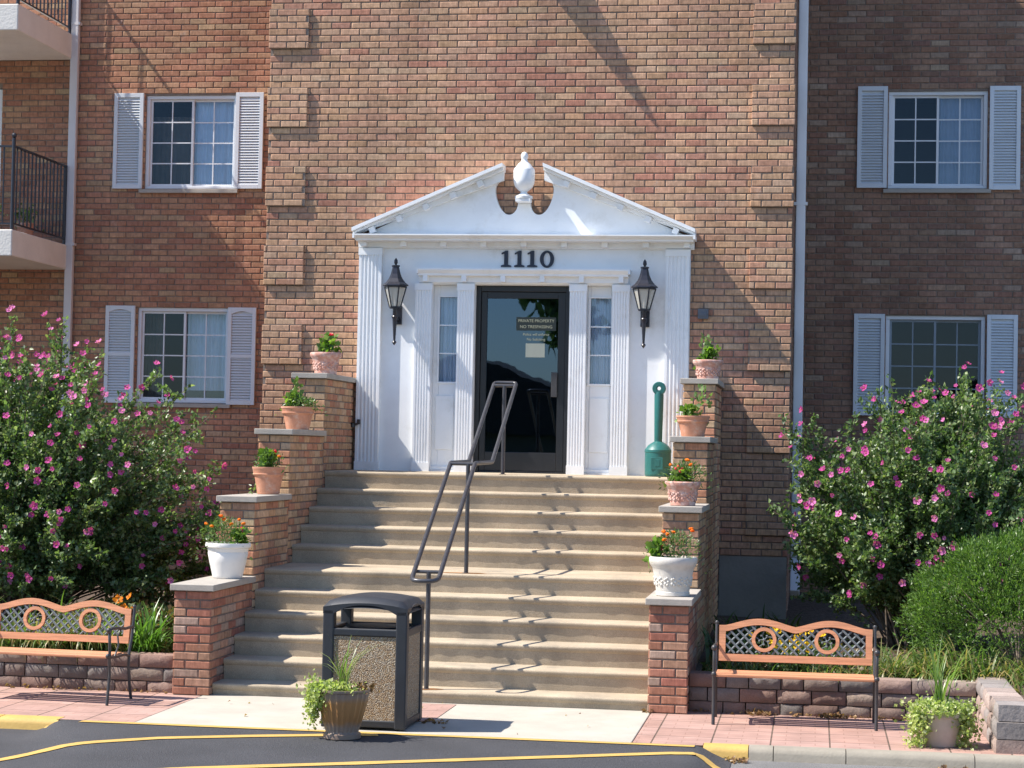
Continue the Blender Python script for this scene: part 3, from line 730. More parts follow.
m = MB(); m.box(-.65, -.59, F + .30, F + 1.2, 1.75, 3.6); m.box(-.65, .2, F + 1.5, F + 1.55, 2.70, 2.74); m.build('vestibule_frame', MT['white2'], dr)

# house number
hn = thing('house_number', 'dark navy serif numerals 1110 on the white frieze above the door', 'house number', (-.22, YP, 3.795))
def digit1():
    m = MB(); m.prism([(-.020, .012), (.020, .012), (.020, .165), (-.004, .165), (-.048, .140), (-.048, .126), (-.020, .134)], 'y', -.018, -.001)
    m.prism([(-.052, 0), (.052, 0), (.052, .014), (.026, .022), (-.026, .022), (-.052, .014)], 'y', -.0185, -.0005); return m
d0 = digit1().build('digit', MT['numeral'], hn, bevel=.002)
for k, dx in enumerate((-.215, -.080, .050)):
    o = d0 if k == 0 else d0.copy()
    if k: COL.objects.link(o); o.parent = hn
    o.location = (dx, 0, .008)
m = MB(); n = 28; vs = []
for j in range(n):
    t = 2 * PI * j / n
    for (rx, rz) in ((.072, .086), (.034, .066)):
        for yv in (-.018, -.001): vs.append((.200 + rx * math.cos(t), yv, .088 + rz * math.sin(t)))
fs = []
for j in range(n):
    a = 4 * j; b = 4 * ((j + 1) % n); fs += [(a, b, b + 2, a + 2), (a, a + 1, b + 1, b), (a + 2, b + 2, b + 3, a + 3), (a + 1, a + 3, b + 3, b + 1)]
m.add(vs, fs); m.build('digit', MT['numeral'], hn)

# wall lanterns
def lantern(x, label):
    t = thing('wall_lantern', label, 'lantern', (x, F - .19, 2.99), 0, 'black coach lanterns beside the door')
    m = MB()   # six-sided hood, flared
    m.lathe([(.134, .60), (.130, .612), (.100, .635), (.070, .675), (.050, .72), (.038, .77), (.034, .79), (.042, .795), (.042, .808), (.012, .812)], n=6)
    m.build('hood', MT['lantern'], t)
    m = MB(); m.lathe([(.010, .80), (.010, .815), (.020, .835), (.017, .86), (.001, .885)], n=12); m.build('finial', MT['lantern'], t, smooth=50)
    m = MB(); ra, rb, za, zb = .112, .056, .59, .385
    for j in range(6):
        th = 2 * PI * j / 6; c, s = math.cos(th), math.sin(th); m.tube([(ra * c, ra * s, za), (rb * c, rb * s, zb)], .007, 6)
        th2 = 2 * PI * (j + 1) / 6; m.tube([(ra * c, ra * s, za), (ra * math.cos(th2), ra * math.sin(th2), za)], .008, 6)
        m.tube([(rb * c, rb * s, zb), (rb * math.cos(th2), rb * math.sin(th2), zb)], .008, 6)
    m.lathe([(.056, .37), (.056, .385), (.03, .39)], n=6)
    m.build('cage', MT['lantern'], t)
    m = MB()
    for j in range(6):
        th, th2 = 2 * PI * j / 6, 2 * PI * (j + 1) / 6
        m.add([(rb * .97 * math.cos(th), rb * .97 * math.sin(th), zb), (rb * .97 * math.cos(th2), rb * .97 * math.sin(th2), zb), (ra * .97 * math.cos(th2), ra * .97 * math.sin(th2), za), (ra * .97 * math.cos(th), ra * .97 * math.sin(th), za)], [(0, 1, 2, 3)])
    m.build('glass_pane', MT['lampglass'], t)
    m = MB(); m.tube([(0, 0, .39), (0, 0, .47)], .012, 10); m.tube([(0, 0, .47), (0, 0, .54)], .012, 10, r1=.006); m.build('candle_bulb', MT['whitepot'], t)
    m = MB(); m.tube([(0, 0, .37), (0, 0, .30), (0, .03, .27), (0, .10, .27), (0, .15, .30)], .022, 8); m.build('arm', MT['lantern'], t, smooth=50)
    m = MB(); m.prism([(-.045, .22), (.045, .22), (.045, .40), (.03, .43), (-.03, .43), (-.045, .40)], 'y', .12, .158); m.build('wall_plate', MT['lantern'], t, bevel=.005)
    m = MB(); m.lathe([(.026, .30), (.032, .29), (.024, .265), (.022, .24), (.011, .05), (.017, .045), (.024, .03), (.001, 0)], n=12); m.build('tail', MT['lantern'], t, smooth=45)
    return t
lt = lantern(-1.535, 'black six-sided coach lantern on the white panel to the left of the door')
copy_tree(lt, None, (.978, F - .19, 2.99), 0, 'black six-sided coach lantern on the white panel to the right of the door')
# small wall fittings
m = MB(); m.box(1.500, 1.605, F - .045, F - .002, 3.30, 3.40); m.box(1.515, 1.59, F - .052, F - .045, 3.325, 3.36)
tag(m.build('outlet_box', mat('grey_metal', (.10, .11, .13), .5, .1, 20), bevel=.006), 'small grey electrical box on the brick right of the white entrance', 'outlet box')
m = MB(); m.tube([(-1.955, 4.74, 2.18), (-1.905, 4.74, 2.20)], .012, 8); m.box(-1.915, -1.885, 4.72, 4.76, 2.19, 2.24); m.tube([(-1.96, 4.74, 2.16), (-1.96, 4.74, 2.20)], .02, 8)
tag(m.build('gate_latch', MT['iron']), 'small black metal latch at the end of the left cheek wall beside the portico', 'latch')
# ================================================================== STAIRS
r1, rs, td, tm, m0 = .0888, .1637, .2922, .9234, .0786
SL, SR = -1.975, 1.447
st = thing('staircase', 'eleven wide tan concrete steps rising to the white entrance', 'staircase', (0, 0, 0))
y = m0; ys = []
for k in range(11):
    if k: y += tm if k == 6 else td
    ys.append(y)
for k in range(11):
    z = r1 + rs * k; zb = -.05 if k == 0 else z - rs + .0; y0 = ys[k]; y1 = (ys[k + 1] + .035) if k < 10 else F + .04
    pr = [(y0 + .022, zb), (y0 + .016, z - .05), (y0 + .004, z - .038)]
    for i in range(5): th = PI * i / 8; pr.append((y0 + .016 - .016 * math.cos(th), z - .016 + .016 * math.sin(th)))
    pr += [(y1, z + .004), (y1, zb)]
    # split in x with a slightly wavy edge so the nosing is not dead straight
    n = 44; vs = []; K = len(pr)
    for i in range(n + 1):
        x = SL + .002 + (SR - SL - .004) * i / n; w = .0025 * math.sin(x * 3 + k * 2) + random.uniform(-.0012, .0012)
        for j, (a, b) in enumerate(pr): vs.append((x, a + (w if j < 8 else 0), b + (.6 * w if 3 <= j < 8 else 0)))
    fs = [(i * K + j, (i + 1) * K + j, (i + 1) * K + (j + 1) % K, i * K + (j + 1) % K) for i in range(n) for j in range(K)]
    fs += [tuple(range(K)), tuple(n * K + j for j in range(K))[::-1]]
    mb = MB(); mb.add(vs, fs); mb.build('step', MT['concrete'], st, smooth=40)
m = MB(); m.box(SL + .01, SR - .01, .4, F, -.2, .08); m.build('stair_base', MT['founds'], st)

TY_ = [0, 1.19, 2.32, 3.58, F - .004]; TH = [.8625, 1.5293, 2.1081, 2.6602]
def cheek(x0, x1, label, chip):
    t = thing('cheek_wall', label, 'brick wall', ((x0 + x1) / 2, 0, 0), 0, 'stepped cheek walls of the stairs')
    ox = (x0 + x1) / 2
    for k in range(4):
        h = TH[k] - .052; pal = 'pillar' if k == 0 else 'cheek'
        mb = MB(); zr = h
        zlo = 0 if k == 0 else TH[k - 1]
        brick_face(mb, 'y-', TY_[k], x0, x1, max(0, zlo), h, (), pal if k == 0 else ('cheek' if x0 < 0 else 'cheek'), x0 + .0, z_ref=zr, R=RR)
        brick_face(mb, 'x+', x1, TY_[k] + .004, TY_[k + 1] - .002, 0, h, (), pal, .05 * k, z_ref=zr, R=RR)
        brick_face(mb, 'x-', x0, TY_[k] + .004, TY_[k + 1] - .002, 0, h, (), pal, .05 * k, z_ref=zr, R=RR)
        b = mb.build('tier', MT['brick'], t); b.location = (-ox, 0, 0)
        mo = MB(); mo.box(x0 + .010, x1 - .010, TY_[k] + .010, TY_[k + 1] + (.006 if k < 3 else 0), -.05, h); mo.build('mortar', MT['mortar'], b)
        c = MB(); y1 = TY_[k + 1] - .002
        c.box(x0 - .028, x1 + .028, TY_[k] - .03, y1, TH[k] - .050, TH[k])
        cc = c.build('cap_stone', MT['cap'], t, bevel=.005); cc.location = (-ox, 0, 0)
    return t
cheek(SL - .2986, SL, 'stepped brick cheek wall with four stone caps on the left side of the stairs', 1)
cheek(SR, SR + .2986, 'stepped brick cheek wall with four stone caps on the right side of the stairs', 0)

# rust bled from the post feet
MT['rust'] = mat('rust_stain', (.36, .17, .06), .95, .25, 20)
for (x_, y_, z_, w_) in ((-.29, .2, r1, .10), (-.24, 1.64, r1 + 5 * rs, .16), (-.26, 3.72, r1 + 10 * rs, .12)):
    m = MB(); n = 16; m.add([(x_ + 1.3 * w_ * math.cos(2 * PI * k / n) * random.uniform(.6, 1.3), y_ + .06 * math.sin(2 * PI * k / n) * random.uniform(.6, 1.2), z_ + .0052) for k in range(n)], [tuple(range(n))])
    m.build('rust_stain', MT['rust'], st)
# handrail
hr = thing('handrail', 'dark metal double handrail with three posts down the middle of the stairs', 'handrail', (-.29, 0, 0))
m = MB()
zs = lambda y: None
xa, xb = -.105, .105
def rail_path(dx, s):
    return [(dx, .0, .915), (dx, .2, .985), (dx, 1.60, 1.835)]
def loop(pts): return pts
low = [(xa, 1.66, 1.842), (xa, .06, .955), (xa + .025, .0, .945), (xa + .06, -.02, .942), (xb - .06, -.02, .942), (xb - .025, .0, .945), (xb, .06, .955), (xb, 1.66, 1.842), (xb + .03, 2.40, 1.85), (xb + .03, 3.78, 2.60), (xa + .03, 3.78, 2.60), (xa + .03, 2.40, 1.85)]
def fillet(pts, r=.03):
    out = []
    for i, p in enumerate(pts):
        if i in (0, len(pts) - 1): out.append(p); continue
        p = Vector(p); a = Vector(pts[i - 1]); b = Vector(pts[i + 1]); da = (a - p); db = (b - p)
        ra = min(r, da.length * .45); rb = min(r, db.length * .45)
        A = p + da.normalized() * ra; B = p + db.normalized() * rb
        out += [tuple(A), tuple(A * .25 + p * .5 + B * .25), tuple(B)]
    return out
m.tube(fillet(low), .0185, 10); m.tube([(xa + .03, 2.40, 1.85), (xa, 1.66, 1.842)], .0185, 10)
m.build('rail', MT['rail'], hr, smooth=60)
for (y_, z_) in ((.2, 1.0), (1.64, 1.835), (3.72, 2.57)):
    m = MB(); dx = .03 if y_ > 3 else 0; m.tube([(xa + dx, y_, z_), (xb + dx, y_, z_)], .015, 8); m.build('crossbar', MT['rail'], hr, smooth=60)
for (y_, zb, zt, dx) in ((.2, r1, 1.0, .0), (1.64, r1 + 5 * rs, 1.835, .05), (3.72, r1 + 10 * rs, 2.57, .03)):
    m = MB(); m.tube([(dx, y_, zb), (dx, y_, zt)], .0185, 12); m.lathe([(.034, zb), (.034, zb + .006), (.02, zb + .008)], dx, y_, 0, 14)
    m.build('post', MT['rail'], hr, smooth=60)

# ================================================================== THINGS
# litter bin
TB = Matrix.Identity(4)
bn = thing('litter_bin', 'square litter bin with pebble panels and charcoal domed top', 'litter bin', (-.40, -1.255, 0), math.radians(-.5))
h = .30
m = MB()
for sx in (-1, 1):
    for sy in (-1, 1): m.box(*(sorted((sx * (h - .08), sx * h))), *(sorted((sy * (h - .08), sy * h))), .012, .83)
for s in (-1, 1):
    m.box(-h + .055, h - .055, *sorted((s * (h - .05), s * (h - .004))), .02, .07); m.box(*sorted((s * (h - .05), s * (h - .004))), -h + .055, h - .055, .02, .07)
    m.box(-h + .055, h - .055, *sorted((s * (h - .05), s * (h - .004))), .645, .70); m.box(*sorted((s * (h - .05), s * (h - .004))), -h + .055, h - .055, .645, .70)
m.build('frame', MT['binp'], bn, bevel=.010, bseg=3)
m = MB(); m.box(-h + .04, h - .04, -h + .04, h - .04, .03, .05); m.box(-h + .05, h - .05, -h + .05, h - .05, .66, .675)
m.lathe([(.13, .676), (.20, .69), (.205, .70), (.2, .70)], n=24); m.build('top_deck', MT['binp'], bn)
# domed top: barrel-like roof with arched lower edge
n = 18; vs = []; 
def dome(x, y_):
    r = max(abs(x), abs(y_)) / h; 
    return .880 + .050 * (1 - (x / h) ** 2) * (1 - .35 * (y_ / h) ** 2) + .0 * r
m = MB()
G = 16
def edge_drop(u): return .80 + .062 * (1 - (abs(u) / (h - .08)) ** 2.6) if abs(u) < h - .08 else .80
top = []
for j in range(G + 1):
    for i in range(G + 1):
        x = -h + 2 * h * i / G; y_ = -h + 2 * h * j / G
        e = max(abs(x), abs(y_)) / h; rnd = .035 * max(0, (e - .86) / .14) ** 2
        top.append((x, y_, dome(x, y_) - rnd))
m.add(top, [(j * (G + 1) + i, j * (G + 1) + i + 1, (j + 1) * (G + 1) + i + 1, (j + 1) * (G + 1) + i) for j in range(G) for i in range(G)])
bot = [(x, y_, z - .035) for x, y_, z in top]
m.add(bot, [(j * (G + 1) + i, (j + 1) * (G + 1) + i, (j + 1) * (G + 1) + i + 1, j * (G + 1) + i + 1) for j in range(G) for i in range(G)])
for s in (-1, 1):
    for ax in (0, 1):
        v = []
        for i in range(25):
            u = -h + 2 * h * i / 24
            for d_ in (0, .05):
                w_ = s * (h - d_); P_ = (u, w_) if ax == 0 else (w_, u)
                e = 1 if d_ == 0 else .82
                zt = dome(*P_) - (.035 if d_ == 0 else .0) - (.03 if d_ else 0); v += [(*P_, zt), (*P_, edge_drop(u))]
        f = []
        for i in range(24): a = 4 * i; b = a + 4; f += [(a, b, b + 1, a + 1), (a + 1, b + 1, b + 3, a + 3), (a + 2, a + 3, b + 3, b + 2)]
        m.add(v, f)
m.build('lid', MT['binp'], bn, smooth=50)
m = MB()
for s in (-1, 1):
    m.box(-h + .055, h - .055, *sorted((s * (h - .03), s * (h - .012))), .07, .645); m.box(*sorted((s * (h - .03), s * (h - .012))), -h + .055, h - .055, .07, .645)
m.build('pebble_panel', MT['aggregate'], bn)

# smokers' receptacle
ar = thing('ashtray_post', 'green plastic cigarette receptacle with long neck by the right pilaster', 'ashtray', (1.152, 4.52, Z0))
m = MB(); m.lathe([(.118, 0), (.126, .012), (.128, .03), (.128, .235), (.132, .24), (.132, .262), (.122, .275), (.10, .305), (.065, .33), (.040, .345), (.040, .36)], n=32); m.build('base', MT['green'], ar, smooth=35)
m = MB(); m.lathe([(.038, .35), (.040, .36), (.046, .80), (.040, .83)], n=20); m.build('neck', MT['green'], ar, smooth=35)
m = MB(); n = 28; vs = []; fs = []
ring = [(.060, -.035), (.066, -.025), (.066, .025), (.060, .035), (.026, .035), (.018, .02), (.018, -.02), (.026, -.035)]
for j in range(n):
    t = 2 * PI * j / n
    for (r, yv) in ring: vs.append((r * math.cos(t), yv, .865 + r * math.sin(t)))
for j in range(n):
    for q in range(8): fs.append((j * 8 + q, ((j + 1) % n) * 8 + q, ((j + 1) % n) * 8 + (q + 1) % 8, j * 8 + (q + 1) % 8))
m.add(vs, fs); m.build('head', MT['green'], ar, smooth=35)
m = MB(); m.box(-.06, .06, -.1285, -.118, .07, .19); m.box(-.02, .03, -.131, -.12, .10, .17); m.build('raised_panel', MT['green'], ar, bevel=.004)

# ---------------- benches
def crest(u, w):   # two humps
    return .055 * (math.sin(PI * min(1, max(0, (u + w) / w))) ** 1.3 if u < 0 else math.sin(PI * min(1, max(0, u / w))) ** 1.3)
def bench(loc, rz, label):
    t = thing('garden_bench', label, 'bench', loc, rz, 'wood and iron benches on the brick paving')
    hw = .565; yb = .18; seat_z = .365
    tilt = Matrix.Translation((0, yb, .42)) @ Matrix.Rotation(math.radians(-10), 4, 'X')
    z1, z2 = 0.0, .265           # back frame from bottom to top of stile in the tilted frame
    fr = MB()
    fr.box(-hw, hw, -.014, .014, z1, z1 + .052, mat=tilt)
    for s in (-1, 1): fr.box(*sorted((s * hw, s * (hw - .048))), -.0138, .0138, z1 + .052, z2 - .0, mat=tilt)
    n = 48; topc = [(-hw + 2 * hw * i / n, z2 + crest(-hw + 2 * hw * i / n, hw * .93)) for i in range(n + 1)]
    botc = [(x, z - .047) for x, z in topc]
    for i in range(n):
        fr.prism([botc[i], botc[i + 1], topc[i + 1], topc[i]], 'y', -.0145, .0145, mat=tilt)
    fr.build('backrest', MT['wood'], t)
    # lattice clipped to the opening
    la = MB(); xo = hw - .048
    def topz(x): return z2 + crest(x, hw * .93) - .047
    for sgn in (-1, 1):
        c = -1.2
        while c < 1.2:
            seg = []
            for i in range(61):
                x = -xo + 2 * xo * i / 60; z = .15 + sgn * (x - c)
                ok = z1 + .052 < z < topz(x) and all((x - mx) ** 2 + (z - .165) ** 2 > .078 ** 2 for mx in (-.232, .232))
                if ok: seg.append((x, z))
                else:
                    if len(seg) > 1: la.tube([tilt @ Vector((a, .004 * sgn, b)) for a, b in (seg[0], seg[-1])], .0082, 5)
                    seg = []
            if len(seg) > 1: la.tube([tilt @ Vector((a, .004 * sgn, b)) for a, b in (seg[0], seg[-1])], .0082, 5)
            c += .066
    la.build('lattice', MT['lattice'], t)
    for mx in (-.232, .232):
        md = MB(); n = 28; vs = []; fs = []
        for j in range(n):
            th = 2 * PI * j / n
            for (r, yv) in ((.092, -.013), (.092, .013), (.066, .013), (.066, -.013)): vs.append(tilt @ Vector((mx + r * math.cos(th), yv, .165 + r * math.sin(th))))
        for j in range(n):
            for q in range(4): fs.append((j * 4 + q, ((j + 1) % n) * 4 + q, ((j + 1) % n) * 4 + (q + 1) % 4, j * 4 + (q + 1) % 4))
        md.add(vs, fs); mo = md.build('medallion', MT['wood'], t)
        ir = MB()
        for k in range(5):
            th = PI / 2 + 2 * PI * k / 5; ir.tube([tilt @ Vector((mx, 0, .165)), tilt @ Vector((mx + .034 * math.cos(th + .4), 0, .165 + .034 * math.sin(th + .4))), tilt @ Vector((mx + .065 * math.cos(th), 0, .165 + .065 * math.sin(th)))], .004, 5)
            ir.ball(tilt @ Vector((mx + .036 * math.cos(th + .6), 0, .165 + .036 * math.sin(th + .6))), .009, n=6, m=4)
        ir.ball(tilt @ Vector((mx, 0, .165)), .012, n=8, m=5); ir.build('rosette', MT['lattice'], mo)
    for i in range(4):
        sl = MB(); y0 = -.235 + i * .098; zz = seat_z + (.004 if i in (1, 2) else (.0 if i == 0 else .0)) - (.012 if i == 3 else 0)
        sl.box(-hw - .005, hw + .005, y0, y0 + .082, zz - .022, zz); sl.build('seat_slat', MT['wood'], t, bevel=.006)
    for s in (-1, 1):
        x = s * (hw + .018)
        ls = MB()
        ls.tube([(x, -.25, 0), (x, -.235, .10), (x, -.215, .22), (x, -.23, .34), (x, -.245, .375)], .0125, 8)
        ls.build('leg', MT['iron'], t, smooth=60)
        ls = MB(); ls.tube([(x, .20, 0), (x, .165, .12), (x, .135, .25), (x, .150, .38), (x, .185, .46), (x, .215, .60), (x, .228, .695)], .0125, 8)
        ls.build('leg', MT['iron'], t, smooth=60)
        ls = MB(); ls.tube([(x, -.245, .355), (x, -.10, .345), (x, .06, .35), (x, .145, .33)], .011, 8)
        ls.tube([(x, -.22, .36), (x, -.225, .44), (x, -.235, .54), (x, -.20, .565), (x, -.08, .56), (x, .06, .545), (x, .19, .55)], .012, 8)
        ls.ball((x, -.245, .555), .022, n=8, m=6); ls.ball((x, -.252, .365), .020, n=8, m=6)
        ls.tube([(x, -.13, .35), (x, -.06, .43), (x, -.08, .50), (x, -.02, .55)], .007, 6)
        ls.build('armrest', MT['iron'], t, smooth=60)
        b = MB(); b.ball((x, .228, .70), .016, n=8, m=6); b.build('knob', MT['iron'], t)
    return t
bR = bench((2.548, -.27, 0), math.radians(.5), 'orange wood bench with lattice back in front of the right block wall')
copy_tree(bR, None, (-3.085, -.50, 0), math.radians(-4), 'orange wood bench with lattice back in front of the left block wall')

# ---------------- block walls
BCOL = [((.235, .18, .15), 4), ((.27, .185, .15), 4), ((.19, .165, .15), 3), ((.31, .24, .19), 2), ((.235, .15, .12), 2)]
def blockwall(label, pts, z0, n_courses, hgt, depth, cols=BCOL, seed=1, blen=.26):
    """pts: plan polyline of the outer (visible) face; blocks laid along each leg"""
    R = random.Random(seed); t = thing('block_wall', label, 'retaining wall', (pts[0][0], pts[0][1], 0), 0, 'dry-laid block walls round the beds')
    ox, oy = pts[0]
    for k in range(n_courses):
        mb = MB()
        for (a, b) in zip(pts, pts[1:]):
            dx, dy = b[0] - a[0], b[1] - a[1]; L = math.hypot(dx, dy); ux, uy = dx / L, dy / L
            nx_, ny_ = -uy, ux          # into the bed, to the left of travel
            s = -blen * (.5 if k % 2 else 0) * R.uniform(.8, 1.1)
            while s < L:
                w = blen * R.choice((1, 1, .93, .66, 1.08)); e = min(s + w - .008, L); s0 = max(s, 0); s += w
                if e - s0 < .05: continue
                j = R.uniform(-.010, .008); zb = z0 + k * hgt + .0; zt = z0 + (k + 1) * hgt - .006; bz = .014
                c = R.choices([q[0] for q in cols], [q[1] for q in cols])[0]; g_ = R.uniform(.82, 1.2); c = tuple(q * g_ for q in c)
                # chamfered, slightly pillowed split face
                def P(u, n_, z): return (a[0] + ux * u + nx_ * n_ - ox, a[1] + uy * u + ny_ * n_ - oy, z)
                q = lambda: R.uniform(-.006, .006)
                V = []
                nu, nz = 6, 4
                for jz in range(nz + 1):
                    for iu in range(nu + 1):
                        fu, fz = iu / nu, jz / nz; edge = max(0, 1 - min(fu, 1 - fu) * (e - s0) / .02) ** 2 + max(0, 1 - min(fz, 1 - fz) * hgt / .018) ** 2
                        V.append(P(s0 + (e - s0) * fu, j + .016 * min(1, edge) + R.uniform(-.0035, .0035) * (1 if edge < .3 else .3), zb + (zt - zb) * fz))
                Fc = [(r_ * (nu + 1) + c_, r_ * (nu + 1) + c_ + 1, (r_ + 1) * (nu + 1) + c_ + 1, (r_ + 1) * (nu + 1) + c_) for r_ in range(nz) for c_ in range(nu)]
                base = len(V)
                V += [P(s0, .016 + j, zt), P(e, .016 + j, zt), P(e, depth + q(), zt), P(s0, depth + q(), zt), P(s0, depth, zb), P(e, depth, zb), P(s0, .016 + j, zb), P(e, .016 + j, zb)]
                Fc += [(base, base + 1, base + 2, base + 3), (base + 6, base, base + 3, base + 4), (base + 1, base + 7, base + 5, base + 2), (base + 3, base + 2, base + 5, base + 4)]
                mb.add(V, Fc, c)
        mb.build('course', MT['block'], t, smooth=45)
    return t
blockwall('low red-grey block wall behind the right bench, turning forward along the paving', [(1.75, .17), (3.885, .17)], -.02, 3, .105, .2, seed=4)
blockwall('low block wall running forward from behind the right planter to the kerb', [(3.89, .36), (3.89, -1.42)], -.02, 3, .115, .22, seed=9, cols=[((.32, .235, .195), 4), ((.27, .235, .215), 4), ((.36, .28, .24), 3)])
blockwall('low grey block wall along the kerb at the right edge', [(4.115, -1.435), (8.5, -1.435)], -.02, 3, .115, .22, seed=12, cols=[((.30, .28, .27), 4), ((.38, .28, .25), 2)])
blockwall('low brown block wall behind the left bench', [(-8.5, .10), (-2.28, .10)], -.02, 3, .105, .2, seed=6)

# ================================================================== PLANTS
def mesh_np(name, V, Fq, col, m, parent=None, loc=None, tri=True):
    me = bpy.data.meshes.new(name); n = len(V); k = Fq.shape[1]
    me.vertices.add(n); me.vertices.foreach_set('co', V.astype(np.float32).ravel())
    me.loops.add(Fq.size); me.loops.foreach_set('vertex_index', Fq.astype(np.int32).ravel())
    me.polygons.add(len(Fq)); me.polygons.foreach_set('loop_start', (np.arange(len(Fq)) * k).astype(np.int32)); me.polygons.foreach_set('loop_total', np.full(len(Fq), k, np.int32))
    me.update(calc_edges=True); me.validate()
    a = me.color_attributes.new('col', 'FLOAT_COLOR', 'POINT'); a.data.foreach_set('color', np.hstack([col, np.ones((n, 1))]).astype(np.float32).ravel())
    me.materials.append(m); o = bpy.data.objects.new(name, me); COL.objects.link(o)
    if parent: o.parent = parent
    if loc: o.location = loc
    return o
def unit(a): return a / np.maximum(1e-9, np.linalg.norm(a, axis=1, keepdims=True))
def leaves(P, D, size, width, cols, weights, fold=.25, droop=.0, jit=.42, r=rng):
    """folded diamond leaves at P pointing along D"""
    n = len(P); D = unit(D); rnd = r.normal(size=(n, 3)); S = unit(np.cross(D, rnd)); U = np.cross(S, D)
    s = size * r.uniform(1 - jit, 1 + jit, (n, 1)); w = s * width
    b = P; l = P + D * s * .45 + S * w + U * w * fold; t = P + D * s - U * s * droop; q = P + D * s * .45 - S * w + U * w * fold
    V = np.stack([b, l, t, q], 1).reshape(-1, 3)
    i = np.arange(n)[:, None] * 4; Fq = np.concatenate([i + np.array([[0, 2, 1]]), i + np.array([[0, 3, 2]])], 0)
    C = np.array(cols)[r.choice(len(cols), n, p=np.array(weights) / sum(weights))] * r.uniform(.75, 1.25, (n, 1))
    return V, Fq, np.repeat(C, 4, 0)
def merge(parts):
    V = []; Fs = []; C = []; k = 0
    for v, f, c in parts: V.append(v); Fs.append(f + k); C.append(c); k += len(v)
    return np.vstack(V), np.vstack(Fs), np.vstack(C)
# blossom, shared meshes
def blossom(r=.031, col=(.62, .09, .30), seed=0, ctr=(.75, .55, .2)):
    R = random.Random(seed); m = MB()
    for k in range(5):
        th = 2 * PI * k / 5 + R.uniform(-.15, .15); c, s = math.cos(th), math.sin(th); n = 6; pts = []
        lift = R.uniform(.25, .6)
        for (a, w) in ((.05, .10), (.35, .32), (.7, .46), (.95, .34), (1.1, .0)):
            for sg in (-1, 1): pts.append((r * (a * c - sg * w * s), r * (a * s + sg * w * c), r * (lift * a ** 1.5 + R.uniform(-.16, .16) + .10 * (k % 2))))
        g_ = R.uniform(.85, 1.2)
        m.add(pts, [(0, 2, 3, 1), (2, 4, 5, 3), (4, 6, 7, 5), (6, 8, 9, 7)], tuple(q * g_ for q in col))
    m.ball((0, 0, r * .10), r * .15, n=6, m=4, col=(.40, .03, .12)); m.tube([(0, 0, r * .1), (0, 0, r * .75)], r * .07, 5, col=ctr)
    return m.build('flower', MT['petal'])
FL = [blossom(seed=i, col=c) for i, c in enumerate([(.58, .10, .34), (.50, .07, .29), (.64, .19, .43), (.45, .06, .25)])]
def place_flower(src, parent, loc, d, s, name='flower'):
    o = src.copy(); COL.objects.link(o); o.parent = parent; o.location = loc; o.rotation_mode = 'QUATERNION'
    o.rotation_quaternion = Vector(d).to_track_quat('Z', 'Y') @ Matrix.Rotation(random.uniform(0, 6), 4, 'Z').to_quaternion(); o.scale = (s, s, s); return o

